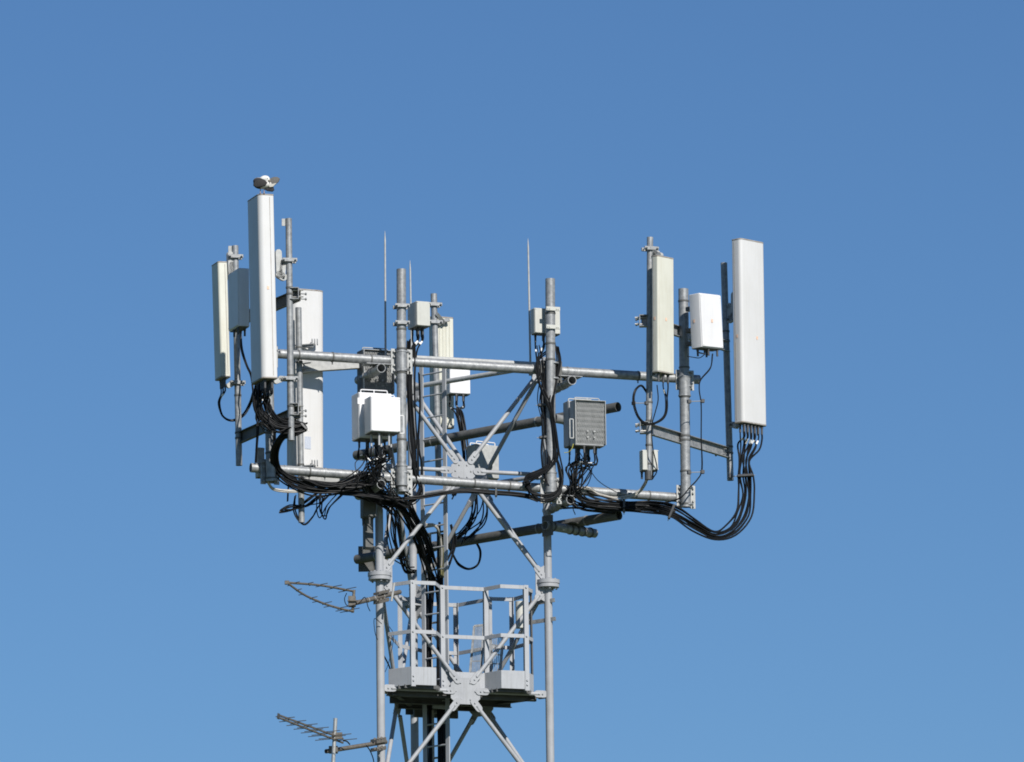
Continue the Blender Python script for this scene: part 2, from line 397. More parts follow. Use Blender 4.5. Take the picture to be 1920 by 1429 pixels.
# ------------------------------------------------------------------ antenna frames
def rings(b, p0, p1, r, ts, w=.022, g=.007):
    d = (p1-p0).normalized(); L = (p1-p0).length
    for t_ in ts: q = p0.lerp(p1, t_); b.tube(q - d*w/2, q + d*w/2, r+g, n=20)
BF = -.6
ff = Thing('mast_headframe', 'galvanised front frame of two long horizontal pipes across the top of the mast', 'antenna frame', F(868, 800, BF), 'tubular frames carrying the antennas')
u0, u1 = F(474, 660.5, BF), F(1311, 712, BF)
l0, l1 = F(470, 877, BF), F(1298, 935, BF)
for a, c in ((u0, u1), (l0, l1)):
    b = MB(); b.tube(a, c, .063, n=28, hollow=.008); pp = ff.part('pipe', b, GALV)
    for t_ in ((.1, .175, .26, .3, .62, .7, .86) if a is u0 else (.075, .13, .165, .24, .5, .58, .72, .9)):
        b = MB(); rings(b, a, c, .063, [t_], .02, .006); d = (c-a).normalized()
        q = a.lerp(c, t_); b.tube(q - Z*.06, q - Z*.10, .009, n=6)
        ff.part('band_clamp', b, GALV if random.random() < .6 else DGALV)
# stand-off stubs, running back from the frame to the mast legs
for (x, y), (x2, y2) in (((715, 690), (678, 713)), ((1073, 713), (1036, 731)), ((715, 908), (676, 929)), ((1070, 937), (1026, 957))):
    a = F(x, y, -.78); dd = N*1.0; c = a + N*.95; b = MB(); b.tube(a, c, .062, n=28, hollow=.008); st = ff.part('stand_off', b, GALV)
    b = MB(); rings(b, a, c, .062, [.3, .42, .62, .8], .02, .008)
    b.box(a + N*.18 + Z*.074, U, N, Z, .36, .2, .014)
    ff.part('clamp_plate', b, GALV)
# slotted clamp plates where uprights cross the pipes
def plates(px, py, hgt=.34, wid=.30, bb=BF, thing=ff, m_=GALVB):
    c = F(px, py, bb - .072); b = MB()
    for sg in (-1, 1):
        o = c + U*(sg*(wid/2 - .035)); b.box(o, U, N, Z, .075, .012, hgt, .003)
        for zz in (-.13, -.06, .06, .13): b.bolt(o + Z*zz*hgt/.34 - N*.006, -N, .014, .03)
    b.box(c + N*.018, U, N, Z, wid*.6, .014, hgt*.9, .003)
    thing.part('clamp_plate', b, m_)
    b = MB()
    for zz in (-.12, .12): b.tube(c - N*.066 + Z*(zz-.011)*hgt/.34, c - N*.066 + Z*(zz+.011)*hgt/.34, .077, n=22)
    thing.part('u_bolt', b, GALV)
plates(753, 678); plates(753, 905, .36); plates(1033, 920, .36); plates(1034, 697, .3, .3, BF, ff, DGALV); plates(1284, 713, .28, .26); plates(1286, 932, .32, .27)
plates(506, 885, .34, .26, BF, ff, GALV); plates(503, 668, .3, .26)
# rear right frame
rf = Thing('mast_headframe', 'dark shaded rear frame of two long pipes passing behind the mast up to the right', 'antenna frame', Y(900, 900, 1.9), 'tubular frames carrying the antennas')
ua, ub = Y(1159, 763, .12), Y(667, 854, 3.4); la, lb = Y(1161, 966, .12), Y(669, 1049, 3.4)
for a, c in ((ua, ub), (la, lb)):
    b = MB(); b.tube(a, c, .066, n=28, hollow=.008); rf.part('pipe', b, DGALV)  # shade on the rear pipes painted in as dark steel
    for k in (.12, .3, .7, .92): b = MB(); rings(b, a, c, .066, [k], .022, .007); rf.part('band_clamp', b, GALV)
for (x, y), ln_ in (((1022, 985), 1.0), ((1026, 782), .75)):
    a = Y(x, y, .2); c = a + dirv(47)*ln_; b = MB(); b.tube(a, c, .062, n=26, hollow=.008); rf.part('stand_off', b, GALV)
    b = MB(); rings(b, a, c, .062, [.15, .5, .62, .75, .9], .025, .01)
    b.box(a + dirv(47)*.05 + Z*.0, dirv(-43), dirv(47), Z, .2, .014, .28); b.box(a + dirv(47)*.6 + Z*.08, dirv(47), dirv(-43), Z, .34, .2, .014)
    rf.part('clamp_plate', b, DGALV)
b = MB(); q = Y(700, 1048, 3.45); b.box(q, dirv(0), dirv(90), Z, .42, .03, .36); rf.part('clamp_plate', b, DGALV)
# left side arms holding the rear-left pole
la_ = Thing('outrigger_beam', 'pale tapered channel arms running back left from the mast under the long pipes', 'arm', Y(640, 690, -.9))
for y0, y1 in ((688, 679), (901, 904)):
    p0 = Y(566, y0, -1.15); p1 = Y(705, y1, -.35); b = MB()
    hgt = .15
    b.prof([(-hgt/2, -.04), (hgt/2, -.04), (hgt/2, .04), (hgt/2-.01, .04), (hgt/2-.01, -.03), (-hgt/2+.01, -.03), (-hgt/2+.01, .04), (-hgt/2, .04)], p0, p1, V((0, 1, 0)))
    la_.part('channel', b, GALVB)
    b = MB(); 
    for zz in (-.04, .04):
        b.tube(p0 + Z*zz - V((.05, 0, 0)), p0 + Z*zz + V((.12, 0, 0)) - V((0, .08, 0)), .009, n=8)
    la_.part('u_bolt', b, GALV)

# ------------------------------------------------------------------ poles
PG = 'upright poles clamped to the antenna frames'
def clamp(c, ex, r, span=.2, h=.05, bars=True):
    """two channel jaws round a pole with through bolts; ex = direction the bolts point"""
    b = MB(); ey = V((-ex.y, ex.x, 0))
    for sg in (-1, 1): b.box(c + ey*sg*(r+.016), ex, ey, Z, span, .026, h, .003)
    for sg in (-1, 1):
        q = c + ex*sg*(span/2-.022); b.tube(q - ey*(r+.07), q + ey*(r+.06), .008, n=8)
        b.bolt(q - ey*(r+.045), -ey, .016, .014)
    return b
def pole(top, bot, dep0, dep1, r, label, m_=GALV, bands=(), clamps=(), cdir=0, solid=False, sleeves=(), ear=False):
    p1 = Y(*top, dep0); p0 = Y(*bot, dep1); t_ = Thing('mounting_pole', label, 'pole', p0, PG)
    b = MB(); b.tube(p0, p1, r, n=26, hollow=.006); t_.part('pipe', b, m_)
    if ear:
        b = MB(); b.box(p1 - V((r+.02, 0, .05)), V((1, 0, 0)), V((0, 1, 0)), Z, .06, .008, .1, .003); t_.part('ear_plate', b, GALVB)
    L = (top[1]-bot[1])
    for y in bands:
        k = (y-bot[1])/L; q = p0.lerp(p1, k); b = MB(); b.tube(q - Z*.012, q + Z*.012, r+.006, n=24); t_.part('band', b, DGALV)
    for y in sleeves:
        k = (y-bot[1])/L; q = p0.lerp(p1, k); b = MB(); b.tube(q - Z*.13, q + Z*.13, r+.011, n=26); b.tube(q - Z*.14, q - Z*.12, r+.018, n=26); b.tube(q + Z*.12, q + Z*.14, r+.018, n=26); t_.part('sleeve', b, GALV)
    for y in clamps:
        k = (y-bot[1])/L; q = p0.lerp(p1, k); t_.part('clamp', clamp(q, dirv(cdir), r), GALV)
    return t_
def fy(px, b=-.74): return F(px, 800, b).y
yA, yB, yC, yD = fy(753), fy(1032), fy(505), fy(1284)
pole((752.3, 505), (753.3, 919), yA, yA, .064, 'thick bare topped galvanised pole, left of the two nearest the middle of the frame', bands=(618, 655, 700, 825, 875, 912), clamps=(575, 607), cdir=12, sleeves=(678, 892))
pole((1031.5, 523), (1033.3, 940), yB, yB, .066, 'thick bare topped galvanised pole standing left of the finned grey radio', bands=(588, 645, 675), sleeves=(905,))
pole((501, 560), (508, 903), yC, yC, .064, 'thick shaded pole hidden behind the large left panel with cables round its foot', bands=(812, 850, 897))
pole((1281.3, 542), (1286, 951), yD, yD, .069, 'thick grey pole between the cream panel and the tilted white radio', bands=(565, 690, 745, 818, 826, 884, 945), sleeves=(725,), m_=GALV)
y1218, y1363 = yD-.85, yD+1.1
pole((1218.8, 445), (1216.5, 892), y1218, y1218, .043, 'slim galvanised pole behind the cream panel antenna on the right arm', bands=(755, 790, 835, 870), clamps=(467,), cdir=20, ear=False)
pole((1357.3, 493), (1369.5, 901), y1363, y1363, .046, 'slim shaded pole behind the large white panel on the right', bands=(622, 640, 838, 850), m_=GALV)
y542, y440 = yC-.74, yC+1.3
pole((541.2, 410), (546, 826), y542, y542, .043, 'slim tall galvanised pole just right of the large left panel', bands=(540, 552, 705, 762), clamps=(489, 711), cdir=10, ear=True)
pole((440.9, 461), (448.3, 873), y440, y440, .044, 'slim shaded pole behind the small cream panel at far left', bands=(742, 812, 822), clamps=(482, 719), cdir=10, ear=True)
pole((559.5, 577), (565.5, 980), -1.22, -1.22, .042, 'slim galvanised pole in front of the rear left white panel', bands=(652, 680, 872))
pole((813.3, 551), (823, 905), 3.0, 3.0, .045, 'slim rear pole behind the mast holding the cream rear panel', clamps=(572, 605), cdir=15)

def arm(p0, p1, h, label, ub=(), m_=GALV):
    t_ = Thing('offset_arm', label, 'arm', p0, 'channel arms spacing the slim poles'); b = MB(); s = (p1-p0).cross(Z).normalized()
    if s.y > 0: s = -s
    b.prof([(-h/2, -.035), (h/2, -.035), (h/2, -.027), (-h/2+.009, -.027), (-h/2+.009, .03), (-h/2, .03)][::1] and
           [(-h/2, .03), (-h/2, -.03), (-h/2+.009, -.03), (-h/2+.009, .02), (h/2-.009, .02), (h/2-.009, -.03), (h/2, -.03), (h/2, .03)], p0, p1, -s if 1 else s)
    t_.part('channel', b, m_)
    for q in ub:
        b = MB(); c = p0.lerp(p1, q)
        for zz in (-.035, .035): b.tube(c + Z*zz + s*.03, c + Z*zz - s*.13, .009, n=8); b.bolt(c + Z*zz - s*.13, -s, .02, .014)
        t_.part('u_bolt', b, GALV)
    return t_
o_ = V((0, .09, 0))
arm(Y(1206, 801, y1218+.02), Y(1366, 849, y1363-.05), .15, 'lower channel arm carrying the two slim poles at the right end', (.02, .95))
arm(Y(1206, 601, y1218+.02), Y(1366, 650, y1363-.05), .15, 'upper channel arm behind the cream panel at the right end', (.02,))
arm(Y(449, 821, y440+.02), Y(560, 772, y542-.06+.1), .16, 'lower dark channel arm behind the cables under the large left panel', (.96,), DGALV)  # dark steel paints the shaded underside over both left arms
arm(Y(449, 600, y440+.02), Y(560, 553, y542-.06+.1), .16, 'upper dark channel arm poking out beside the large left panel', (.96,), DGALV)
# square jaws at the arm ends
for px, py, yy, lab in ((1207, 602, y1218, 'square steel bracket beside the middle of the cream panel pole'), (1208, 802, y1218, 'square steel bracket at the left tip of the lower right arm'),
                        (552, 551, y542, 'open square bracket high on the tall left pole'), (552, 768, y542, 'open square bracket near the foot of the tall left pole')):
    c = Y(px, py, yy); b = MB(); x = 1 if px < 600 else -1
    t_ = Thing('arm_bracket', lab, 'bracket', c, 'square end brackets on the arms')
    for zz in (-.075, .075): b.box(c + Z*zz, V((1, 0, 0)), V((0, 1, 0)), Z, .11, .12, .012, .002)
    b.box(c + V((x*.055, 0, 0)), V((1, 0, 0)), V((0, 1, 0)), Z, .012, .12, .16, .002); t_.part('jaw', b, GALV)
    b = MB()
    for zz in (-.045, .045): b.tube(c + V((-x*.05, 0, zz)), c + V((x*.12, -.02, zz)), .009, n=8); b.bolt(c + V((x*.07, -.01, zz)), V((x, 0, 0)), .02, .02)
    t_.part('u_bolt', b, ALUB)

# ------------------------------------------------------------------ panel antennas
AG = 'panel antennas on the mast head'
def frame_of(top, bot, yaw):
    ez = (top-bot).normalized(); ex = dirv(yaw); ex = (ex - ez*ex.dot(ez)).normalized(); ey = ez.cross(ex); return ex, ey, ez
def panel(label, top, bot, dep, yaw, w_, d_, m_, conn=0, crows=1, stickers=(), rf_=None, pole_pt=None, rb=.02, cap=.02, dep1=None):
    """top/bot = pixel of the axis ends; yaw of the front face (0 = facing the viewer, + = turned right)"""
    T, B = Y(*top, dep), Y(*bot, dep if dep1 is None else dep1); ex, ey, ez = frame_of(T, B, yaw); h = (T-B).length
    t_ = Thing('panel_antenna', label, 'antenna', B, AG); rf_ = rf_ or min(w_, d_)*.38
    out = rrect(w_, d_, rb, 6, rf_)
    b = MB(); b.prism(out, B + ez*cap, ex, ey, ez, h-2*cap, .0); rd = t_.part('radome', b, m_)
    for sg in (-1, 1):
        b = MB(); b.box(B + ex*sg*(w_/2) + ey*(d_*.22) + ez*h/2, ex, ey, ez, .004, .008, h-.08, .001); t_.part('seam', b, EDGE, rd)
    for z0, z1 in ((0, cap), (h-cap, h)):
        b = MB(); k = [(x*1.012, y*1.02) for x, y in out]; b.prism(k, B + ez*z0, ex, ey, ez, z1-z0, .004); t_.part('end_cap', b, EDGE)
    C = []
    for i in range(conn):
        r_ = i % crows; n_ = (conn+crows-1)//crows; k = i//crows
        q = B + ex*((k+.5)/n_-.5)*w_*.86 + ey*((r_-(crows-1)/2)*d_*.45); b = MB()
        b.tube(q + ez*.002, q - ez*.035, .02, n=10); b.tube(q - ez*.035, q - ez*.12, .016, n=10)
        t_.part('connector', b, DARKP); C.append(q - ez*.12)
    for sx, sz in stickers:
        b = MB(); c = B + ez*h*sz + ex*w_*sx - ey*(d_/2+.003) if abs(sx) < .5 else B + ez*h*sz + ex*(math.copysign(w_/2+.003, sx)) + ey*0
        if abs(sx) < .5: b.box(c, ex, ey, ez, .03, .002, .045, .0005)
        else: b.box(c, ex, ey, ez, .002, .03, .045, .0005)
        t_.part('sticker', b, ORANGE, rd)
    return t_, B, ex, ey, ez, h, C
def tiltbracket(t_, p, q, flip=1):
    """hinged two-link tilt bracket from antenna back p to pole q"""
    d = (q-p); d.z = 0; L = d.length; d.normalize(); nr = Z.cross(d); links = []
    if flip > 0:
        links = [(p + d*.05 + Z*.17, p + d*.06 - Z*.14, .085), (p + d*.06 - Z*.13, p + d*(L*.62+.02) - Z*.16, .10), (p + d*(L*.62) - Z*.15, p + d*L*.7 + Z*.03, .085), (p + d*L*.66 + Z*.02, p + d*(L-.02) + Z*.035, .06)]
    else:
        links = [(p + d*.02 - Z*.03, p + d*L*.55, .07), (p + d*L*.45 + Z*.015, p + d*(L-.02) + Z*.01, .06)]
    for a, c, w_ in links:
        b = MB()
        capsule(b, a, c, w_, nr, .05); t_.part('tilt_bracket', b, GALVB)
    b = MB(); k = links[1][1] if flip > 0 else links[0][1]
    b.tube(k - nr*.05, k + nr*.05, .016, n=10); t_.part('pivot_bolt', b, DGALV)

CN = {}
# large left panel
t_, B, ex, ey, ez, h, C = panel('tallest white panel antenna with a bird on top, left face in shade', (487.5, 371), (495, 716), y542-.15, -70, .52, .215, WHITE, 12, 2, ((.9, .49),), .07)
CN['bigL'] = C; bigL = (B, ex, ey, ez, h)
bp = B + ez*h*.61 + ey*.11; tiltbracket(t_, Y(515, 497, y542-.05), Y(536, 489, y542)); tiltbracket(t_, Y(515, 711, y542-.05), Y(538, 711, y542), -1)
# small left panel
t_, B, ex, ey, ez, h, C = panel('small cream panel antenna at the far left end of the frame', (411, 494), (417.5, 711), y440-.08, -70, .30, .135, CREAM, 3, 1, (), .03)
CN['smL'] = C; tiltbracket(t_, Y(425, 500, y440-.05), Y(437, 483, y440)); tiltbracket(t_, Y(426, 719, y440-.05), Y(444, 719, y440), -1)
# right cream panel
t_, B, ex, ey, ez, h, C = panel('cream panel antenna with two orange stickers on the right arm', (1242.5, 482), (1243.5, 701), y1218-.19, 46, .325, .115, CREAM, 3, 1, ((.0, .46), (-.9, .46)), .02)
CN['crR'] = C; tiltbracket(t_, Y(1240, 474, y1218-.12), Y(1222, 468, y1218), -1); tiltbracket(t_, Y(1238, 700, y1218-.12), Y(1220, 706, y1218), -1)
# right big white
t_, B, ex, ey, ez, h, C = panel('large white panel antenna at the far right with a thick fan of black cables below', (1402.5, 452), (1408, 797), y1363-.3, 45, .49, .17, WHITE, 12, 2, ((.12, .47), (-.9, .47)), .05)
CN['bigR'] = C
for yy in (575, 795): tiltbracket(t_, Y(1382, yy, y1363-.15), Y(1362 if yy < 600 else 1367, yy+2, y1363), -1 if yy > 600 else 1)
# rear left white, seen from behind
t_, B, ex, ey, ez, h, C = panel('wide white panel antenna seen from behind, crossed by the long pipe and its shadow', (573, 545), (573.5, 880), -.86, 25, .48, .22, WHITE, 0, 1, (), .10, rb=.03)
for yy in (643, 870):
    b = MB(); c = Y(573, yy+6, -1.06); b.box(c, V((1, 0, 0)), V((0, 1, 0)), Z, .22, .08, .04); c2 = Y(588, yy, -1.02)
    for i in range(3): b.box(c2 + V((.035*i-.02, 0, .01)), V((1, 0, 0)), V((0, 1, 0)), Z, .014, .09, .08)
    b.tube(c - V((.14, .06, 0)), c + V((.12, -.06, .02)), .009, n=8); t_.part('mount_bracket', b, GALV)
b = MB(); b.box(B + ez*h*.14 - ex*.02 - ey*.113, ex, ey, ez, .09, .003, .17, .001); t_.part('rating_label', b, mat('printed_label', (.48, .52, .60), .5, 0, (.36, .40, .48), 70, .9))
# rear cream
t_, B, ex, ey, ez, h, C = panel('cream panel antenna seen from behind, in the middle at the back of the mast', (827, 595), (829, 803), 3.2, 25, .33, .12, CREAM, 0, 1, (), .02)
b = MB()
for i in range(5): q = B + ex*(i-2)*.05 - ey*.063 + ez*.05; b.box(q + ez*(h/2-.05), ex, ey, ez, .014, .01, h-.12, .003)
t_.part('back_rib', b, CREAM)
b = MB(); b.bar(Y(818, 588, 2.95), Y(832, 605, 3.1), .05, .06, V((0, 1, 0))); b.bar(Y(830, 602, 3.1), Y(843, 599, 3.1), .05, .04, V((0, 1, 0))); t_.part('tilt_bracket', b, GALV)

# ------------------------------------------------------------------ radio units
RG = 'radio units on the mast head'
def unit(name, cat, label, c, w_, d_, h_, yaw, m_, lean=0.0, group=RG, handles=True, door=True, conn=0, cmat=DARKP, bev=.012, fins=False, tilt_x=0.0, hm=None, cl=.1):
    ex = dirv(yaw); ez = (Z + ex*math.sin(lean)).normalized(); ex = (ex - ez*ex.dot(ez)).normalized(); ey = ez.cross(ex)
    t_ = Thing(name, label, cat, c - ez*h_/2, group); b = MB(); b.prism(rrect(w_, d_, bev, 3), c - ez*h_/2, ex, ey, ez, h_, .006); t_.part('housing', b, m_)
    if door:
        b = MB(); q = c - ey*(d_/2+.006); b.box(q, ex, ey, ez, w_*.97, .014, h_*.97, .005)
        for sx in (-1, 1):
            for sz in (-1, 1): b.bolt(q + ex*sx*w_*.44 + ez*sz*h_*.45 - ey*.007, -ey, .008, .005)
        t_.part('cover', b, m_)
    b = MB(); b.box(c - ez*(h_/2+.003) + ey*.002, ex, ey, ez, w_*.94, d_*.92, .008, .003); t_.part('base_plate', b, INNER)
    if fins:
        b = MB(); nf = 24
        for i in range(nf):
            for j in range(8):
                x = (i+.5)/nf-.5; z0 = -.45 + j*.112 + (.03 if i % 2 else 0)
                b.box(c + ex*x*w_*.95 + ez*(z0+.045)*h_ - ey*(d_/2+.02), ex, ey, ez, .007, .014, .055*h_, .0008)
            b.box(c + ex*x*w_*.95 - ey*(d_/2+.008), ex, ey, ez, .0065, .022, h_*.92, .0008)
        hs = t_.part('heat_sink', b, GALVB)
        b = MB(); q = c - ey*(d_/2+.03)
        for sx in (-1, 1): b.box(q + ex*sx*w_*.49, ex, ey, ez, .008, .05, h_*.98, .001)
        b.box(q + ez*h_*.485, ex, ey, ez, w_*.96, .05, .008, .001)
        for sx in (-.1, .12):
            for sz in (-.33, -.2): b.bolt(q + ex*sx*w_ + ez*sz*h_ - ey*.002, -ey, .012, .02)
        t_.part('fin_guard', b, GALVB, hs)
    if handles:
        for k in (handles if isinstance(handles, tuple) else (0,)):
            b = MB(); q = c + ez*(h_/2) + ey*k
            a_ = w_*.40; pts = [(-a_, 0), (-a_, .035), (-a_+.012, .045), (0, .045), (a_-.012, .045), (a_, .035), (a_, 0)]
            for (x, z_), (x2, z2) in zip(pts, pts[1:]): b.tube(q + ex*x + ez*z_, q + ex*x2 + ez*z2, .008, n=8)
            b.tube(q + ez*0, q + ez*.045, .008, n=8); t_.part('handle', b, hm or m_)
    C = []
    for i in range(conn):
        q = c - ez*h_/2 + ex*((i+.5)/conn-.5)*w_*.82 + ey*(.06*(-1)**i); b = MB(); b.tube(q, q - ez*.03, .018, n=10); b.tube(q - ez*.03, q - ez*cl, .0145, n=10)
        t_.part('connector', b, cmat); C.append(q - ez*cl)
    return t_, C, ex, ey, ez
# left RRU shaded
t_, CN['uL'], *_ = unit('radio_unit', 'radio', 'shaded white radio box between the small cream panel and the tallest panel', Y(448.5, 563, yC-.1), .43, .15, .79, -70, WHITEP, lean=-.01, handles=False, conn=4)
# right tilted RRU
t_, CN['uR'], ex_, ey_, ez_ = unit('radio_unit', 'radio', 'tilted white radio box with two orange stickers left of the far right panel', Y(1323.5, 604, yD-.28), .42, .2, .745, 45, WHITEP, lean=-.05, handles=False, conn=4)
c = Y(1323.5, 604, yD-.28)
for q, s in ((c - ey_*.118 + ex_*.0, 0), (c - ex_*.214 + ey_*.02 + ez_*.0, 1)):
    b = MB(); (b.box(q, ex_, ey_, ez_, .03, .002, .045, .0005) if not s else b.box(q, ex_, ey_, ez_, .002, .03, .045, .0005)); t_.part('sticker', b, ORANGE)
b = MB()
for zz in (.2, -.1, -.28): b.box(c + ey_*.16 - ex_*.1 + Z*zz, ex_, ey_, Z, .1, .16, .06)
t_.part('mount_bracket', b, DGALV)
# bottom carry loop
b = MB(); q = c - ez_*.373 - ex_*.12
for (x, z_), (x2, z2) in (((-.06, 0), (-.06, -.06)), ((-.06, -.06), (.06, -.07)), ((.06, -.07), (.06, 0))): b.tube(q + ex_*x + ez_*z_, q + ex_*x2 + ez_*z2, .01, n=8)
t_.part('handle', b, DARKP)
# front left pair
t_, CN['f1'], *_ = unit('radio_unit', 'radio', 'bright white radio box facing front beside the thick left middle pole', F(717, 780, -.98) , .425, .26, .48, 20, WHITEP, conn=5, hm=WHITEP, cmat=GREYH, cl=.17)
b = MB(); o = F(753, 796, -1.02)
for a_, c_ in (((-.03, .12), (.03, .12)), ((-.03, .12), (-.03, -.12)), ((.03, .12), (.03, -.12)), ((-.03, -.12), (.03, -.12))): b.bar(o + U*a_[0] + Z*a_[1], o + U*c_[0] + Z*c_[1], .012, .012, N)
t_.part('side_handle', b, WHITEP)
t_, CN['f2'], *_ = unit('radio_unit', 'radio', 'white radio box mounted back to back behind the bright front radio', F(697, 783, -.62), .47, .30, .62, 20, WHITEP, conn=6, hm=WHITEP, handles=(-.1,))
b = MB(); b.box(F(672, 752, -.80), U, N, Z, .03, .02, .09, .003); t_.part('side_handle', b, WHITEP)
# front right finned pair
t_, CN['f3'], ex_, ey_, ez_ = unit('radio_unit', 'radio', 'grey finned radio box facing front at the right of the mast', F(1101, 795, -.86), .44, .17, .62, 20, GREYH, conn=5, fins=True, door=False, hm=GALVB)
b = MB(); o = F(1071, 805, -.97)
for a_, c_ in (((-.02, .14), (.03, .14)), ((-.02, .14), (-.02, -.12)), ((.03, .14), (.03, -.12)), ((-.02, -.12), (.03, -.12))): b.bar(o + U*a_[0] + Z*a_[1], o + U*c_[0] + Z*c_[1], .014, .014, N)
t_.part('side_handle', b, GALVB)
t_, CN['f4'], *_ = unit('radio_unit', 'radio', 'grey radio box mounted behind the finned front radio', F(1088, 797, -.58), .42, .2, .62, 20, GREYH, conn=5, hm=GALVB)
# radio behind the long upper pipe, left, its shade painted in as dark steel
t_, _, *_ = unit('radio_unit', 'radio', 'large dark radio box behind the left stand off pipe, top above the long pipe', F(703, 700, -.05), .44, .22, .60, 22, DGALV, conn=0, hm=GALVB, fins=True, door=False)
# rear radios
t_, CN['r1'], *_ = unit('radio_unit', 'radio', 'white radio box with a grey side strip below the middle rear antenna', Y(859, 716, 2.9), .31, .14, .37, 20, WHITEP, conn=5, handles=False)
t_, CN['r2'], *_ = unit('radio_unit', 'radio', 'pale grey radio box with two top handles behind the centre gusset plate', Y(905, 868, 2.2), .38, .24, .47, 33, GALVB, conn=0, handles=(-.08, .08), hm=WHITEP)
# junction boxes
JG = 'small equipment boxes on the poles'
t_, CN['jA'], *_ = unit('equipment_box', 'box', 'small pale grey box on the thick left middle pole, rust on its underside', F(785, 592, -.5), .2, .3, .34, 25, LGREY, group=JG, conn=5, handles=False)
t_, CN['jB'], *_ = unit('equipment_box', 'box', 'small pale grey box strapped behind the thick right middle pole', F(1022.5, 604, -.55), .38, .14, .35, 22, LGREY, group=JG, conn=5, handles=False)
for yy in (579, 613):
    b = MB(); b.box(F(1037, yy, -.83), U, N, Z, .2, .02, .055, .003)
    for k in (-.075, -.05, .05, .075): b.bolt(F(1037, yy, -.84) + U*k, -N, .009, .008)
    t_.part('strap', b, LGREY)
for x, d in ((1206, .0), (1226, .04)):
    t_, _, *_ = unit('equipment_box', 'box', 'slim grey box strapped to the left of the cream panel pole foot' if x < 1210 else 'slim grey box strapped to the right of the cream panel pole foot', Y(x, 864, y1218+d), .07, .12, .28, 20, LGREY, group=JG, handles=False, conn=1)
t_, _, *_ = unit('equipment_box', 'box', 'shadow-darkened box hanging left of the left mast leg under the frame', F(690, 950, -.15), .18, .14, .30, 20, DGALV, group=JG, handles=False, conn=3)  # shadow under the frame put into the housing colour
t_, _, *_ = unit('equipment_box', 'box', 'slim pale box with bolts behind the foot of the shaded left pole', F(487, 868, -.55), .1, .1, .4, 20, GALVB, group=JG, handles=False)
t_, _, *_ = unit('equipment_box', 'box', 'dark long box clamped to the left mast leg above the rear pipe end', F(690, 1000, -.05), .12, .1, .42, 20, DGALV, group=JG, handles=False)  # dark colour carries the shadow beside the leg

# ------------------------------------------------------------------ lightning rods
LG = 'tapered lightning rods on the mast top'
for a, c, dep, lab in (((721.8, 433), (723, 690), -.6, 'tall lightning rod left of the thick middle pole'), ((768.8, 488), (773, 735), 1.9, 'short lightning rod rising behind the small left equipment box'), ((990, 447), (994.8, 700), .1, 'tall lightning rod left of the thick right middle pole')):
    p1 = Y(*a, dep); p0 = Y(*c, dep); t_ = Thing('lightning_rod', lab, 'lightning rod', p0, LG)
    b = MB(); d = (p1-p0); b.tube(p0, p0 + d*.93, .0155, .012, n=12); b.tube(p0 + d*.93, p1, .012, .002, n=12); t_.part('rod', b, GALVB)
    b = MB(); b.tube(p0 - Z*.03, p0 + Z*.05, .025, n=12); t_.part('base', b, GALV)

# ------------------------------------------------------------------ log periodic aerials
def rod(b, c, d, L, r=.0055): b.tube(c - d*L, c + d*L, r, n=6)
t_ = Thing('log_periodic_aerial', 'upper left aerial with two booms spread in a V and short rods', 'aerial', Y(663, 1128, -1.2), 'log periodic aerials left of the mast')
tip = Y(538, 1092.5, -1.95); e1 = Y(664, 1109, -1.2); e2 = Y(661, 1146, -1.2)
for e_, dsp in ((e1, 0), (e2, 0)):
    mids = (Y(600, 1097.5, -1.57),) if e_ is e1 else (Y(570, 1115, -1.75), Y(608, 1132, -1.5), Y(645, 1143, -1.28))
    P_ = spline([tip, *mids, e_], 8); b = MB(); b.sweep([tip, *mids, e_], .016, 8, 8); bo = t_.part('boom', b, ALU); el = dirv(-48)
    n_ = 11
    for i in range(n_):
        k = .08 + .9*i/(n_-1); b = MB(); q = P_[int(k*(len(P_)-1))]; L_ = .05 + .14*k
        sg = 1 if (i % 2) else -1
        b.tube(q + Z*.008, q + Z*.008 + el*(L_*1.25)*sg*1.0, .0055, n=6); b.tube(q - Z*.008, q - Z*.008 - el*L_*.3*sg, .0055, n=6)
        t_.part('rod', b, ALU)
b = MB(); b.tube(e1 + Z*.02, e2 - Z*.02, .02, n=10); b.box(tip, V((1, 0, 0)), V((0, 1, 0)), Z, .06, .05, .05); t_.part('end_bracket', b, ALU)
b = MB(); c = Y(660, 1128, -1.2); b.box(c, V((1, 0, 0)), V((0, 1, 0)), Z, .1, .1, .14, .004); b.tube(c - V((.06, .07, 0)), c + V((.08, -.07, .0)), .01, n=6); t_.part('clamp', b, ALU)
b = MB(); b.sweep([Y(650, 1112, -1.25), Y(646, 1124, -1.25), Y(652, 1136, -1.25), Y(672, 1132, -1.25), Y(684, 1120, -1.25), Y(690, 1138, -1.25), Y(694, 1146, -1.22)], .006, 6); t_.part('cable', b, BLACK)
pv = Thing('outrigger_pipe', 'short weathered pipe arm holding the upper V shaped aerial', 'arm', Y(713, 1120, -.6), 'pipe arms holding the aerials')
a = Y(666, 1131, -1.2); c = Y(750, 1110, -.55); b = MB(); b.tube(a, c, .031, n=18, hollow=.005); pv.part('pipe', b, ALU)
d = (c-a).normalized()
for k in (.28, .42, .62): b = MB(); q = a.lerp(c, k); b.tube(q - d*.008, q + d*.008, .036, n=16); pv.part('band', b, ALUB)
b = MB(); q = a.lerp(c, .84); b.tube(q + Z*.14 - V((0, .05, 0)) + V((.02, 0, 0)), q - Z*.11 - V((0, .05, 0)) - V((.02, 0, 0)), .016, n=10); pv.part('band', b, GALVB)
b = MB(); q = a.lerp(c, .58); b.box(q + Z*.055, d, d.cross(Z), Z, .2, .12, .035); b.box(q - Z*.06, d, d.cross(Z), Z, .2, .12, .05); 
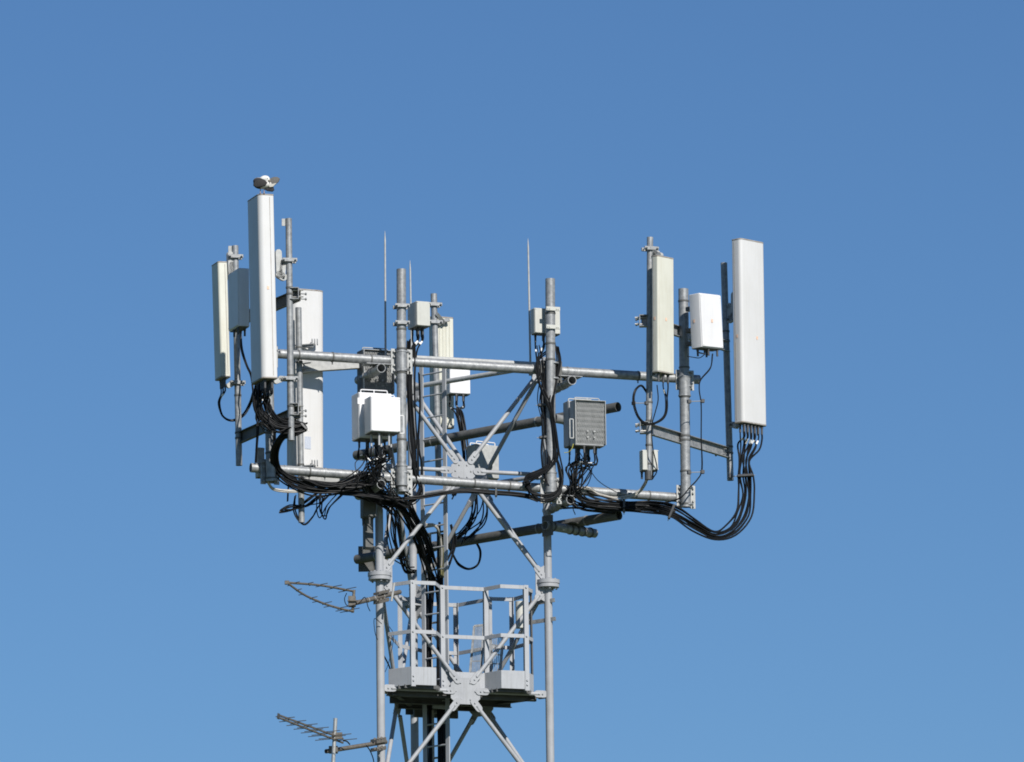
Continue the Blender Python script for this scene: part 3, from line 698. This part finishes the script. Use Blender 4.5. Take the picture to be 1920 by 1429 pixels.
for k in (-.07, 0, .07): b.bolt(q + d*k - Z*.05 - V((0, .07, 0)), V((0, -1, 0)), .014, .03)
pv.part('clamp', b, ALU)
t_ = Thing('log_periodic_aerial', 'lower left aerial with a double boom of stepped rods on a short upright', 'aerial', Y(627, 1380, -1.5), 'log periodic aerials left of the mast')
tp = Y(522, 1343, -2.6); en = Y(643, 1389, -1.2); el = dirv(-30)
for dz in (.028, -.028):
    b = MB(); b.bar(tp + Z*dz*.6, en + Z*dz, .022, .022, Z); t_.part('boom', b, ALU)
for i in range(13):
    k = .06 + .86*i/12; q = tp.lerp(en, k); L_ = .06 + .15*k; sg = 1 if i % 2 else -1; b = MB()
    b.tube(q + Z*.022, q + Z*.022 + el*L_*1.5*sg, .0055, n=6); b.tube(q - Z*.022, q - Z*.022 - el*L_*1.5*sg, .0055, n=6); t_.part('rod', b, ALU)
b = MB(); b.box(tp, (en-tp).normalized(), V((0, 1, 0)).cross((en-tp).normalized()), V((0, 1, 0)), .06, .07, .07); t_.part('end_bracket', b, DARKP)
b = MB(); b.box(Y(632, 1380, -1.35), V((1, 0, 0)), V((0, 1, 0)), Z, .14, .05, .09); t_.part('clamp', b, ALU)
b = MB(); b.sweep([en, Y(650, 1390, -1.2), Y(656, 1396, -1.15)], .009, 6); t_.part('cable', b, BLACK)
u_ = Thing('aerial_upright', 'short bright tube standing up through the lower left aerial', 'tube', Y(622, 1440, -1.35)); b = MB(); b.tube(Y(621, 1500, -1.35), Y(629, 1347, -1.35), .027, n=18); u_.part('pipe', b, ALUB)
pv = Thing('outrigger_pipe', 'short weathered pipe arm holding the lower stepped aerial', 'arm', Y(713, 1395, -.6), 'pipe arms holding the aerials')
a = Y(611, 1409, -1.25); c = Y(724, 1391, -.55); d = (c-a).normalized(); b = MB(); b.tube(a, c, .03, n=18, hollow=.005); pv.part('pipe', b, ALU)
b = MB(); b.box(Y(625, 1406, -1.2), V((1, 0, 0)), V((0, 1, 0)), Z, .12, .12, .09); q = a.lerp(c, .87)
b.box(q + Z*.03, d, d.cross(Z), Z, .17, .14, .07); b.box(q - Z*.08, d, d.cross(Z), Z, .17, .14, .05)
for k in (-.06, 0, .06):
    b.bolt(q + d*k + Z*.05 - V((0, .08, 0)), V((0, -1, 0)), .018, .03); b.bolt(q + d*k - Z*.08 - V((0, .08, 0)), V((0, -1, 0)), .018, .03)
pv.part('clamp', b, ALU)
b = MB(); b.sweep([Y(687, 1398, -.9), Y(694, 1408, -.7), Y(700, 1424, -.6), Y(703, 1445, -.55)], .008, 6); pv.part('cable', b, BLACK)

# ------------------------------------------------------------------ cables
CG = 'cable runs on the mast head'
def cab(path, n_, sp, r, label, seed=0, m_=BLACK, spd=None, starts=None, thin=None, y=None, taper=(1, 1), ties=(), group=CG, jit=.5, ribbon=False, drop=.07):
    """bundle of n_ cables along pixel path [(px, py, b)], sp = spread in px; starts = list of world points the cables leave from"""
    rnd = random.Random(seed); base = [F(p[0], p[1], p[2]) for p in path]; k = len(base)
    t_ = Thing('cable_bundle' if n_ > 1 else 'cable', label, 'cables' if n_ > 1 else 'cable', base[-1], group)
    for i in range(n_):
        a = rnd.uniform(0, 6.28); rr = math.sqrt(rnd.random())*sp/SCALE; pts = []
        for j, p in enumerate(base):
            tt = j/(k-1); s_ = (taper[0]*(1-tt) + taper[1]*tt); a2 = a + tt*rnd.uniform(-.8, 1.2)
            f = path[j][3] if len(path[j]) > 3 else 1
            if ribbon:
                tg = (base[min(j+1, k-1)] - base[max(j-1, 0)]).normalized(); pn = tg.cross(V((0, 1, 0))).normalized()
                off = pn*((i//2)/((n_-1)//2)-.5)*2*sp/SCALE*f + V((0, (.03 if i % 2 else 0), 0)) + V((rnd.uniform(-1, 1), 0, rnd.uniform(-1, 1)))*(jit*sp/SCALE*.22*f)
                pts.append(p + off); continue
            off = (V((math.cos(a2), 0, math.sin(a2)))*rr + V((0, rnd.uniform(-1, 1)*sp*.6/SCALE, 0)))*s_*f
            off += V((rnd.uniform(-1, 1), rnd.uniform(-1, 1), rnd.uniform(-1, 1)))*(jit*sp/SCALE*.3*f)
            pts.append(p + off)
        if starts:
            s0_ = starts[i % len(starts)]; pts = [s0_ + Z*.02, s0_ - Z*drop] + pts[1:]
        b = MB(); b.sweep(pts, r*rnd.choice((.85, 1, 1.1)) if not thin or i >= thin else r*.55, 7, 5); co = t_.part('cable', b, m_)
        if starts and rnd.random() < .6:
            P = spline(pts, 5); b = MB(); q = min(len(P)-2, 6); b.tube(P[q], P[q] + (P[q+1]-P[q]).normalized()*.055, r*1.25, n=8); t_.part('marker_tape', b, MARK, co)
    for j, wd in ties:
        c = base[j]; d = (base[min(j+1, k-1)] - base[max(j-1, 0)]).normalized(); s_ = d.cross(V((0, 1, 0))).normalized(); b = MB()
        b.box(c, s_, V((0, 1, 0)), d, wd/SCALE, .1, .035, .006); t_.part('cable_clamp', b, DARKP)
        b = MB(); b.tube(c + s_*(wd/2/SCALE+.03), c - s_*(wd/2/SCALE+.03), .006, n=6); t_.part('clamp_bolt', b, ALUB)
    return t_
def bF(p): return p.dot(N)
# far right panel
bR = bF(Y(1400, 850, y1363-.3))
cab([(1405, 812, bR), (1404, 838, bR, 1.2), (1397, 862, bR, .7), (1397, 892, bR, 1), (1401, 925, bR, 1), (1394, 965, bR-.1, 1), (1372, 994, bR-.3, .8), (1340, 1003, bR-.5, .55), (1300, 984, bR-.7, .7), (1259, 960, bR-.8, .8), (1215, 951, BF-.12, .8), (1170, 949, BF-.12, .7), (1120, 945, BF-.1, 1), (1080, 932, BF, 1.2), (1050, 940, BF, 1)],
    11, 14, .0118, 'thick black cable bundle sweeping in a low curve from the far right panel', 3, starts=CN['bigR'], ties=((3, 30), (9, 28), (11, 24)), ribbon=True, jit=1.1)
# left big panel coil
bL = bF(Y(500, 760, y542-.1))
cab([(495, 735, bL), (492, 750, bL, .9), (502, 775, bL, .9), (525, 795, bL, .8), (556, 797, bL, .6), (569, 803, bL, .5), (556, 812, bL, .4), (530, 818, bL+.2, .6), (515, 845, bL+.5, .6), (520, 880, BF-.15, .7), (545, 902, BF-.12, .8), (590, 916, BF-.12, 1), (640, 915, BF-.12, 1), (680, 900, BF-.12, 1.2), (700, 925, BF+.1, 1), (735, 945, -.3, 1)],
    13, 11, .0115, 'black cable bundle looping below the tallest left panel and along the lower pipe', 5, starts=CN['bigL'], ribbon=True, jit=1.6)
cab([(484, 724, bL), (482, 745, bL), (485, 775, bL), (510, 800, bL), (545, 806, bL), (570, 800, bL), (560, 793, bL), (530, 788, bL)], 7, 8, .0115, 'coiled slack of black cable hanging under the tallest left panel', 6, ties=((5, 16),))
cab([(478, 730, bL+.2), (476, 760, bL+.3), (492, 785, bL+.5), (512, 800, bL+.6), (516, 840, bL+.7), (527, 885, BF-.1), (560, 905, BF-.1)], 5, 6, .009, 'thin black cables dropping along the shaded left pole', 8)
# small left panel loop
bS = bF(Y(420, 760, y440))
cab([(412, 730, bS), (411, 755, bS), (418, 780, bS), (436, 789, bS), (457, 778, bS), (470, 755, bS), (476, 735, bS-.4)], 3, 2.5, .010, 'loop of black cable hanging from the small far left panel', 9, starts=CN['smL'])
cab([(452, 620, bS-.3), (454, 655, bS-.3), (463, 685, bS-.3), (472, 705, bS-.5), (476, 740, bS-.6), (484, 790, -.7), (482, 840, -.7), (480, 868, -.66)], 2, 3, .009, 'thin cables hanging from the shaded left radio past its pole', 10)
# dangling loops below left
cab([(600, 925, -.4), (585, 935, -.4), (560, 955, -.45), (530, 958, -.5), (545, 950, -.5), (580, 950, -.4), (598, 940, -.4), (610, 925, -.4)], 4, 6, .009, 'loose black loops dangling left of the slim rear left pole foot', 11, jit=1.2)
cab([(625, 922, -.35), (600, 950, -.35), (590, 970, -.35), (572, 983, -.4), (555, 960, -.4), (556, 930, -.4)], 3, 4, .009, 'loose black loop curving under the slim rear left pole', 12, jit=1)
cab([(640, 922, -.35), (615, 950, -.35), (606, 970, -.35), (598, 960, -.35), (600, 930, -.35)], 4, 5, .009, 'loose black tails hanging right of the slim rear left pole', 13, jit=1.4)
cab([(500, 903, -.7), (512, 918, -.68), (545, 922, -.68), (585, 920, -.6), (625, 922, -.5)], 3, 3, .012, 'pale coax leaving the foot of the shaded left pole', 14, m_=GREYC)
cab([(540, 940, -.45), (541, 918, -.45), (543, 895, -.5)], 2, 2, .008, 'pair of thin cables dropping under the left end of the lower pipe', 141)
# front radios
cab([(720, 832, -.98), (715, 860, -.95, 1.3), (700, 885, -.85, 1.3), (690, 910, -.8), (660, 915, -.75, .8), (600, 912, -.72, .8), (560, 905, -.72, .8)], 10, 14, .010, 'fan of black cables running left from the bright front radio along the lower pipe', 15, drop=.16, starts=CN['f1']+CN['f2'])
cab([(700, 838, -.7), (698, 865, -.7), (705, 895, -.6), (715, 925, -.4), (740, 940, -.3), (765, 965, -.1), (790, 1010, .3), (808, 1060, .6), (819, 1100, BT-.08, .5), (822, 1180, BT-.08, .4), (823, 1290, BT-.08, .4), (824, 1400, BT-.08, .4), (826, 1520, BT-.08, .4)], 7, 12, .0105, 'cables falling from the front radios down into the mast', 16, drop=.16, starts=CN['f2']+CN['f1'])
cab([(640, 925, -.7), (690, 928, -.7), (740, 935, -.68), (790, 932, -.68), (860, 921, -.66), (930, 925, -.66), (985, 930, -.66), (1010, 938, -.66)], 7, 4, .012, 'black cables strapped along the underside of the lower front pipe', 17, ties=((5, 12),))
cab([(640, 918, -.5), (690, 935, -.4), (730, 945, -.3), (755, 965, -.1), (778, 1005, .2), (795, 1050, .5), (806, 1095, BT-.1), (804, 1180, BT-.1, .4), (805, 1290, BT-.1, .4), (807, 1400, BT-.1, .4), (808, 1520, BT-.1, .4)], 7, 10, .0135, 'heavy black feeder bundle bending down from the frame into the mast', 18)
cab([(700, 930, -.2), (735, 955, -.1), (745, 985, .3), (748, 1020, .5), (758, 1065, .8), (775, 1070, .9)], 6, 7, .010, 'thin black cables sagging inside the left mast leg', 19, jit=1)
cab([(735, 900, -.3), (730, 950, -.1), (732, 1000, .1), (742, 1040, .3), (760, 1052, .5)], 5, 8, .009, 'loose black cables hanging behind the left front brace', 20, jit=1)
# pole A right side
cab([(778, 625, -.45), (776, 660, -.6), (773, 720, -.66), (774, 790, -.66), (778, 860, -.66), (776, 905, -.6), (765, 935, -.5), (775, 965, -.1), (800, 1010, .3), (812, 1060, .6)], 8, 7.5, .0115, 'upright black cable bundle strapped down the thick left middle pole', 21, starts=CN['jA'])
cab([(768, 640, -.62), (766, 700, -.66), (769, 760, -.68), (772, 830, -.68), (782, 890, -.66), (790, 925, -.6), (770, 945, -.5), (740, 942, -.5)], 5, 5, .010, 'second upright cable bundle beside the thick left middle pole', 22)
cab([(784, 700, -.6), (786, 760, -.6), (783, 830, -.6), (790, 880, -.6), (782, 925, -.62), (765, 940, -.65)], 3, 3, .008, 'thin loose cables right of the thick left middle pole', 23)
# pole B
cab([(1010, 640, -.6), (1008, 680, -.72), (1014, 720, -.78), (1030, 760, -.84), (1040, 800, -.84), (1045, 850, -.84), (1052, 890, -.84), (1048, 920, -.84), (1025, 930, -.84), (1000, 925, -.8), (990, 915, -.7)], 5, 6, .0105, 'black cables winding down across the thick right middle pole', 24, starts=CN['jB'])
cab([(1044, 650, -.7), (1048, 680, -.72), (1040, 720, -.78), (1034, 760, -.83), (1038, 810, -.84), (1042, 860, -.84), (1020, 880, -.8), (990, 895, -.72), (985, 910, -.7)], 5, 4.5, .010, 'black cables crossing from the right side of the thick right middle pole', 25)
cab([(1020, 700, -.7), (1020, 760, -.7), (1022, 820, -.7), (1028, 870, -.8), (1010, 890, -.8), (985, 905, -.75)], 5, 5, .011, 'dark cables on the left flank of the thick right middle pole', 26, ties=((1, 22), (2, 22)))
cab([(990, 905, -.7), (996, 925, -.78), (1015, 938, -.85), (1040, 932, -.86), (1052, 905, -.85), (1050, 880, -.84)], 5, 4, .010, 'round cable loops hanging at the foot of the thick right middle pole', 27)
# radio right
cab([(1095, 850, -.8), (1092, 875, -.8, 1.6), (1085, 900, -.8, 1.3), (1085, 925, -.78), (1110, 942, -.75), (1150, 948, -.74), (1200, 950, -.72)], 10, 9, .010, 'black cables dropping from the finned radio and turning right', 28, drop=.12, starts=CN['f3']+CN['f4'], jit=1)
cab([(1080, 850, -.7), (1070, 880, -.7, 1.5), (1075, 910, -.75), (1065, 930, -.7), (1085, 948, -.65), (1120, 955, -.6), (1160, 957, -.6)], 7, 9, .009, 'tangled black cables below the radio behind the finned one', 29, starts=CN['f4']+CN['f3'], jit=1.2)
cab([(1058, 849, -.9), (1065, 848, -.93), (1072, 842, -.97), (1075, 832, -.98)], 1, 0, .006, 'thin yellow and green earth wire under the finned radio', 30, m_=YELLOW)
cab([(1085, 845, -.95), (1100, 870, -.9), (1120, 900, -.85), (1150, 920, -.75), (1165, 925, -.7)], 1, 0, .005, 'thin black wire slanting from the finned radio to the lower pipe', 31)
cab([(1150, 948, -.72), (1200, 949, -.72), (1235, 952, -.72), (1262, 958, -.74)], 5, 7, .013, 'parallel black cables clamped under the right end of the lower pipe', 32)
# white coax
cab([(1217, 888, bF(Y(1217, 888, y1218))), (1212, 905, -.9), (1195, 922, -.75), (1160, 932, -.7), (1130, 925, -.7), (1105, 914, -.7), (1085, 912, -.7), (1070, 918, -.68)], 2, 5, .015, 'two pale coax cables curving from the cream panel pole to the lower pipe', 33, m_=GREYC)
b = MB(); p = Y(1215.5, 890, y1218); b.tube(p + Z*.05, p - Z*.07, .05, n=12); solo('cable_boot', b, DARKP, 'black boot at the very foot of the cream panel pole', 'boot')
# cream panel loops
bC = bF(Y(1230, 740, y1218-.15))
cab([(1240, 722, bC), (1250, 748, bC), (1248, 775, bC), (1235, 790, bC), (1212, 795, bC), (1196, 780, bC), (1188, 752, bC), (1192, 730, bC), (1203, 723, bC+.1), (1212, 735, bC+.2)], 3, 2.5, .0095, 'round black cable loop hanging under the cream right panel', 34, starts=CN['crR'][1:])
cab([(1232, 722, bC), (1234, 750, bC), (1228, 775, bC), (1222, 800, bC), (1224, 840, bC), (1232, 880, bC+.1), (1222, 900, bC+.2)], 1, 0, .008, 'single thin cable running down beside the cream panel pole', 35)
# radio right cable
bU = bF(Y(1330, 700, yD-.25))
cab([(1337, 664, bU), (1333, 690, bU), (1315, 712, bU), (1312, 730, bU), (1316, 760, bU), (1316, 820, bU), (1317, 880, bU), (1308, 900, bU), (1294, 915, bU-.05), (1275, 935, bU-.1), (1240, 945, -.7)], 2, 1.5, .008, 'thin cable pair hanging from the tilted white radio down beside its pole', 36)
cab([(1322, 664, bU), (1312, 671, bU), (1300, 670, bU), (1288, 668, bU)], 1, 0, .006, 'short thin wire from the tilted white radio back to its pole', 37)
for y in (752, 885):
    a = F(1292, y+1, bU-.06); c = F(1317, y, bU-.03); t_ = Thing('cable_stand_off', 'small cable stand off on the thick right pole, ' + ('upper of the two' if y < 800 else 'lower of the two'), 'clip', a, 'cable clips on the poles'); b = MB(); b.tube(a, c, .006, n=6); t_.part('rod', b, ALUB)
    for q in (a, c): b = MB(); b.box(q, U, N, Z, .05, .05, .05); t_.part('clip', b, DARKP)
for px0, px1, y, yy, lab in ((1188, 1212, 756, y1218-.12, 'small cable stand off holding the loop left of the cream panel pole'), (1369, 1386, 893, y1363-.1, 'small cable stand off from the far right pole foot to the cable fan')):
    a = Y(px0, y, yy); c = Y(px1, y, yy); t_ = Thing('cable_stand_off', lab, 'clip', a, 'cable clips on the poles'); b = MB(); b.tube(a, c, .006, n=6); t_.part('rod', b, ALUB)
    for q in (a, c): b = MB(); b.box(q, U, N, Z, .045, .05, .05); t_.part('clip', b, DARKP)
# loose thin leads
cab([(700, 838, -.9), (706, 862, -.9, 1.5), (712, 885, -.85, 1.2), (725, 905, -.8), (745, 925, -.75), (762, 940, -.7)], 8, 16, .0075, 'thin black leads crossing below the bright front radio towards its pole', 50, starts=CN['f1'] + CN['f2'][3:], jit=1.4, drop=.2)
cab([(690, 838, -.8), (683, 865, -.8, 1.4), (672, 890, -.78), (655, 908, -.75), (625, 918, -.73)], 6, 12, .0075, 'thin black leads swinging left from the rear white radio of the pair', 51, starts=CN['f2'], jit=1.4, drop=.1)
cab([(1098, 850, -.85), (1104, 878, -.85, 1.6), (1092, 905, -.82), (1078, 920, -.8), (1062, 938, -.78), (1078, 952, -.75)], 6, 14, .0075, 'thin black leads tangled under the finned radio', 52, starts=CN['f3'], jit=1.6, drop=.14)
cab([(490, 738, bL), (500, 760, bL, 1.4), (494, 785, bL), (512, 806, bL), (538, 800, bL), (552, 812, bL)], 6, 13, .008, 'loose thin leads straying from the coil under the tallest left panel', 53, starts=CN['bigL'], jit=1.5)
cab([(1008, 650, -.66), (1016, 700, -.72), (1010, 750, -.72), (1020, 800, -.74), (1014, 850, -.74), (1024, 900, -.76), (1040, 925, -.8)], 3, 6, .007, 'thin wandering leads down the left side of the thick right middle pole', 54, jit=1.5)
# rear
cab([(858, 745, 2.4), (860, 775, 2.3), (868, 820, 2.2), (872, 860, 2.1), (868, 890, 2.0), (850, 930, 1.8)], 8, 9, .011, 'black cables hanging from the white rear radio behind the bracing', 38, starts=CN['r1'])
cab([(892, 900, 1.6), (900, 940, 1.6, 1.2), (895, 970, 1.6, 1.2), (880, 995, 1.6), (862, 1010, 1.6)], 11, 14, .0095, 'tangle of black cables hanging below the pale rear radio', 39, jit=1)
cab([(850, 985, 1.5), (855, 1010, 1.5), (850, 1040, 1.5), (838, 1060, 1.3)], 5, 7, .011, 'black cables dropping beside the ladder behind the bracing', 40)
cab([(893, 1015, 1.9), (902, 1035, 1.8), (898, 1058, 1.8), (880, 1068, 1.8), (860, 1058, 1.8), (850, 1040, 1.7), (840, 1020, 1.5)], 3, 2.5, .013, 'round black cable loop hanging below the dark rear pipe', 41)
cab([(800, 985, .6), (815, 985, .6), (825, 1000, .7), (828, 1030, .8), (828, 1075, .95)], 3, 3, .013, 'pale coax bending over beside the ladder', 42, m_=GREYC)
cab([(826, 1010, .9), (828, 1045, .9), (829, 1080, .9)], 4, 5, .010, 'yellow sleeved cables beside the ladder above the platform', 43, m_=mat('olive_jacket', (.16, .15, .06), .5))
cab([(716, 1170, -.1), (702, 1160, -.1), (703, 1185, -.1), (708, 1200, -.05)], 1, 0, .005, 'thin wire loop on the left mast leg beside the platform', 44)
cab([(730, 1175, .1), (738, 1190, .1), (735, 1215, .1), (728, 1245, .1), (722, 1260, .05)], 1, 0, .005, 'thin wire curving inside the left mast leg at the platform', 45)
cab([(720, 1230, .4), (728, 1245, .5), (732, 1256, .6)], 1, 0, .012, 'short black cable stub behind the left mast leg at the platform', 46)

# ------------------------------------------------------------------ bird
_top = bigL[0] + bigL[3]*bigL[4]; yb = H(492, 363.2, _top.z).y + .03      # feet on the panel's end cap
def bx(px, py, d=0): return Y(px, py + .8, yb + d)
t_ = Thing('gull', 'gull preening with its head turned back, standing on the tallest white panel', 'bird', bx(493, 361))
def feather(name, dark, light, sc=60): return mat(name, dark, .7, 0, light, sc, .5, .2)
X_ = V((1, 0, 0)); Y_ = V((0, 1, 0)); px_ = 1/SCALE
b = MB()
b.ball(bx(494, 346), [V((17*px_, 0, 2*px_)), Y_*10*px_, V((-1*px_, 0, 7.5*px_))], 20, 12)     # trunk
b.ball(bx(486, 341), [V((11*px_, 0, -4*px_)), Y_*9*px_, V((3*px_, 0, 8*px_))], 18, 10)       # breast and shoulder
b.ball(bx(495, 335, -.02), [V((9*px_, 0, 3*px_)), Y_*6*px_, V((-2*px_, 0, 6*px_))], 16, 10)  # neck
b.ball(bx(500, 335.5, -.03), [V((5.5*px_, 0, -4*px_)), Y_*5*px_, V((3*px_, 0, 5.5*px_))], 16, 10)   # head
def gullcol(k, col):
    nt, L = k['nt'], k['L']
    o0 = bx(482.5, 343, -.03)
    def zone(c, r0, r1, sx=1, sz=1):
        vm = nt.nodes.new('ShaderNodeVectorMath'); vm.operation = 'SUBTRACT'; L.new(k['geo'].outputs['Position'], vm.inputs[0]); vm.inputs[1].default_value = c
        sc = nt.nodes.new('ShaderNodeVectorMath'); sc.operation = 'MULTIPLY'; L.new(vm.outputs[0], sc.inputs[0]); sc.inputs[1].default_value = (sx, .4, sz)
        ln_ = nt.nodes.new('ShaderNodeVectorMath'); ln_.operation = 'LENGTH'; L.new(sc.outputs[0], ln_.inputs[0])
        ad = nt.nodes.new('ShaderNodeMath'); ad.operation = 'MULTIPLY_ADD'; L.new(k['noise'](40), ad.inputs[0]); ad.inputs[1].default_value = .03; L.new(ln_.outputs['Value'], ad.inputs[2])
        return k['ramp'](ad.outputs[0], r1, r0)
    return k['mix'](zone(o0, .088, .102), col, (.045, .045, .05))
BW = mat('gull_white_plumage', (.68, .67, .64), .8, 0, (.55, .53, .5), 30, .5, .1, extra=gullcol)
body = t_.part('body', b, BW)
rm = body.modifiers.new('remesh', 'REMESH'); rm.mode = 'VOXEL'; rm.voxel_size = .006; rm.use_smooth_shade = True
sm = body.modifiers.new('smooth', 'SMOOTH'); sm.iterations = 6
b = MB(); b.tube(bx(504, 337, -.06), bx(508, 341.5, -.065), .012, .003, n=8); t_.part('beak', b, mat('gull_bill', (.10, .08, .05), .4))
b = MB(); b.ball(bx(501.5, 334, -.068), [X_*.006, Y_*.005, Z*.006], 8, 6); t_.part('eye', b, DARKP)
def blade(pts, th, d0, name, m_, yo=0):
    b = MB(); P = [bx(x, y, d0) for x, y in pts]; c = sum(P, V())/len(P); n_ = len(P)
    vs = P + [p + (c-p)*.12 + Y_*th for p in P] + [p + (c-p)*.12 - Y_*th for p in P] + [c + Y_*th*1.6, c - Y_*th*1.6]
    fs = []
    for i in range(n_):
        j = (i+1) % n_; fs += [(i, j, n_+j, n_+i), (j, i, 2*n_+i, 2*n_+j), (n_+i, n_+j, 3*n_), (2*n_+j, 2*n_+i, 3*n_+1)]
    b.add(vs, fs); return t_.part(name, b, m_)
FG = feather('gull_grey_feather', (.13, .125, .115), (.06, .056, .05)); FD = feather('gull_dark_feather', (.010, .010, .011), (.03, .027, .024)); FW = feather('gull_pale_feather', (.5, .49, .44), (.38, .37, .33))
blade([(475, 343), (479, 336), (487, 333), (496, 336), (502, 342), (499, 347), (490, 350), (480, 351), (475, 348)], .015, -.06, 'near_wing', FD)
blade([(502, 343), (506, 334), (513, 331), (520, 331), (525, 334), (523, 340), (515, 347), (508, 346)], .012, -.02, 'raised_wing', FG)
blade([(503, 346), (512, 344), (520, 342), (512, 350), (505, 351)], .01, -.035, 'raised_wing_edge', FW)
blade([(497, 350), (507, 346), (513, 350), (514.5, 356), (511, 359), (502, 358), (496, 355)], .012, -.01, 'tail', FD)
for x in (488, 495):
    b = MB(); b.tube(bx(x, 350, .0), bx(x+.3, 363.6, .0), .0055, n=7); q = V((bx(x+.3, 363, 0).x, yb, _top.z + .004)); b.box(q - Y_*.015, X_, Y_, Z, .022, .045, .008, .002); t_.part('leg', b, mat('gull_leg', (.35, .25, .2), .6))
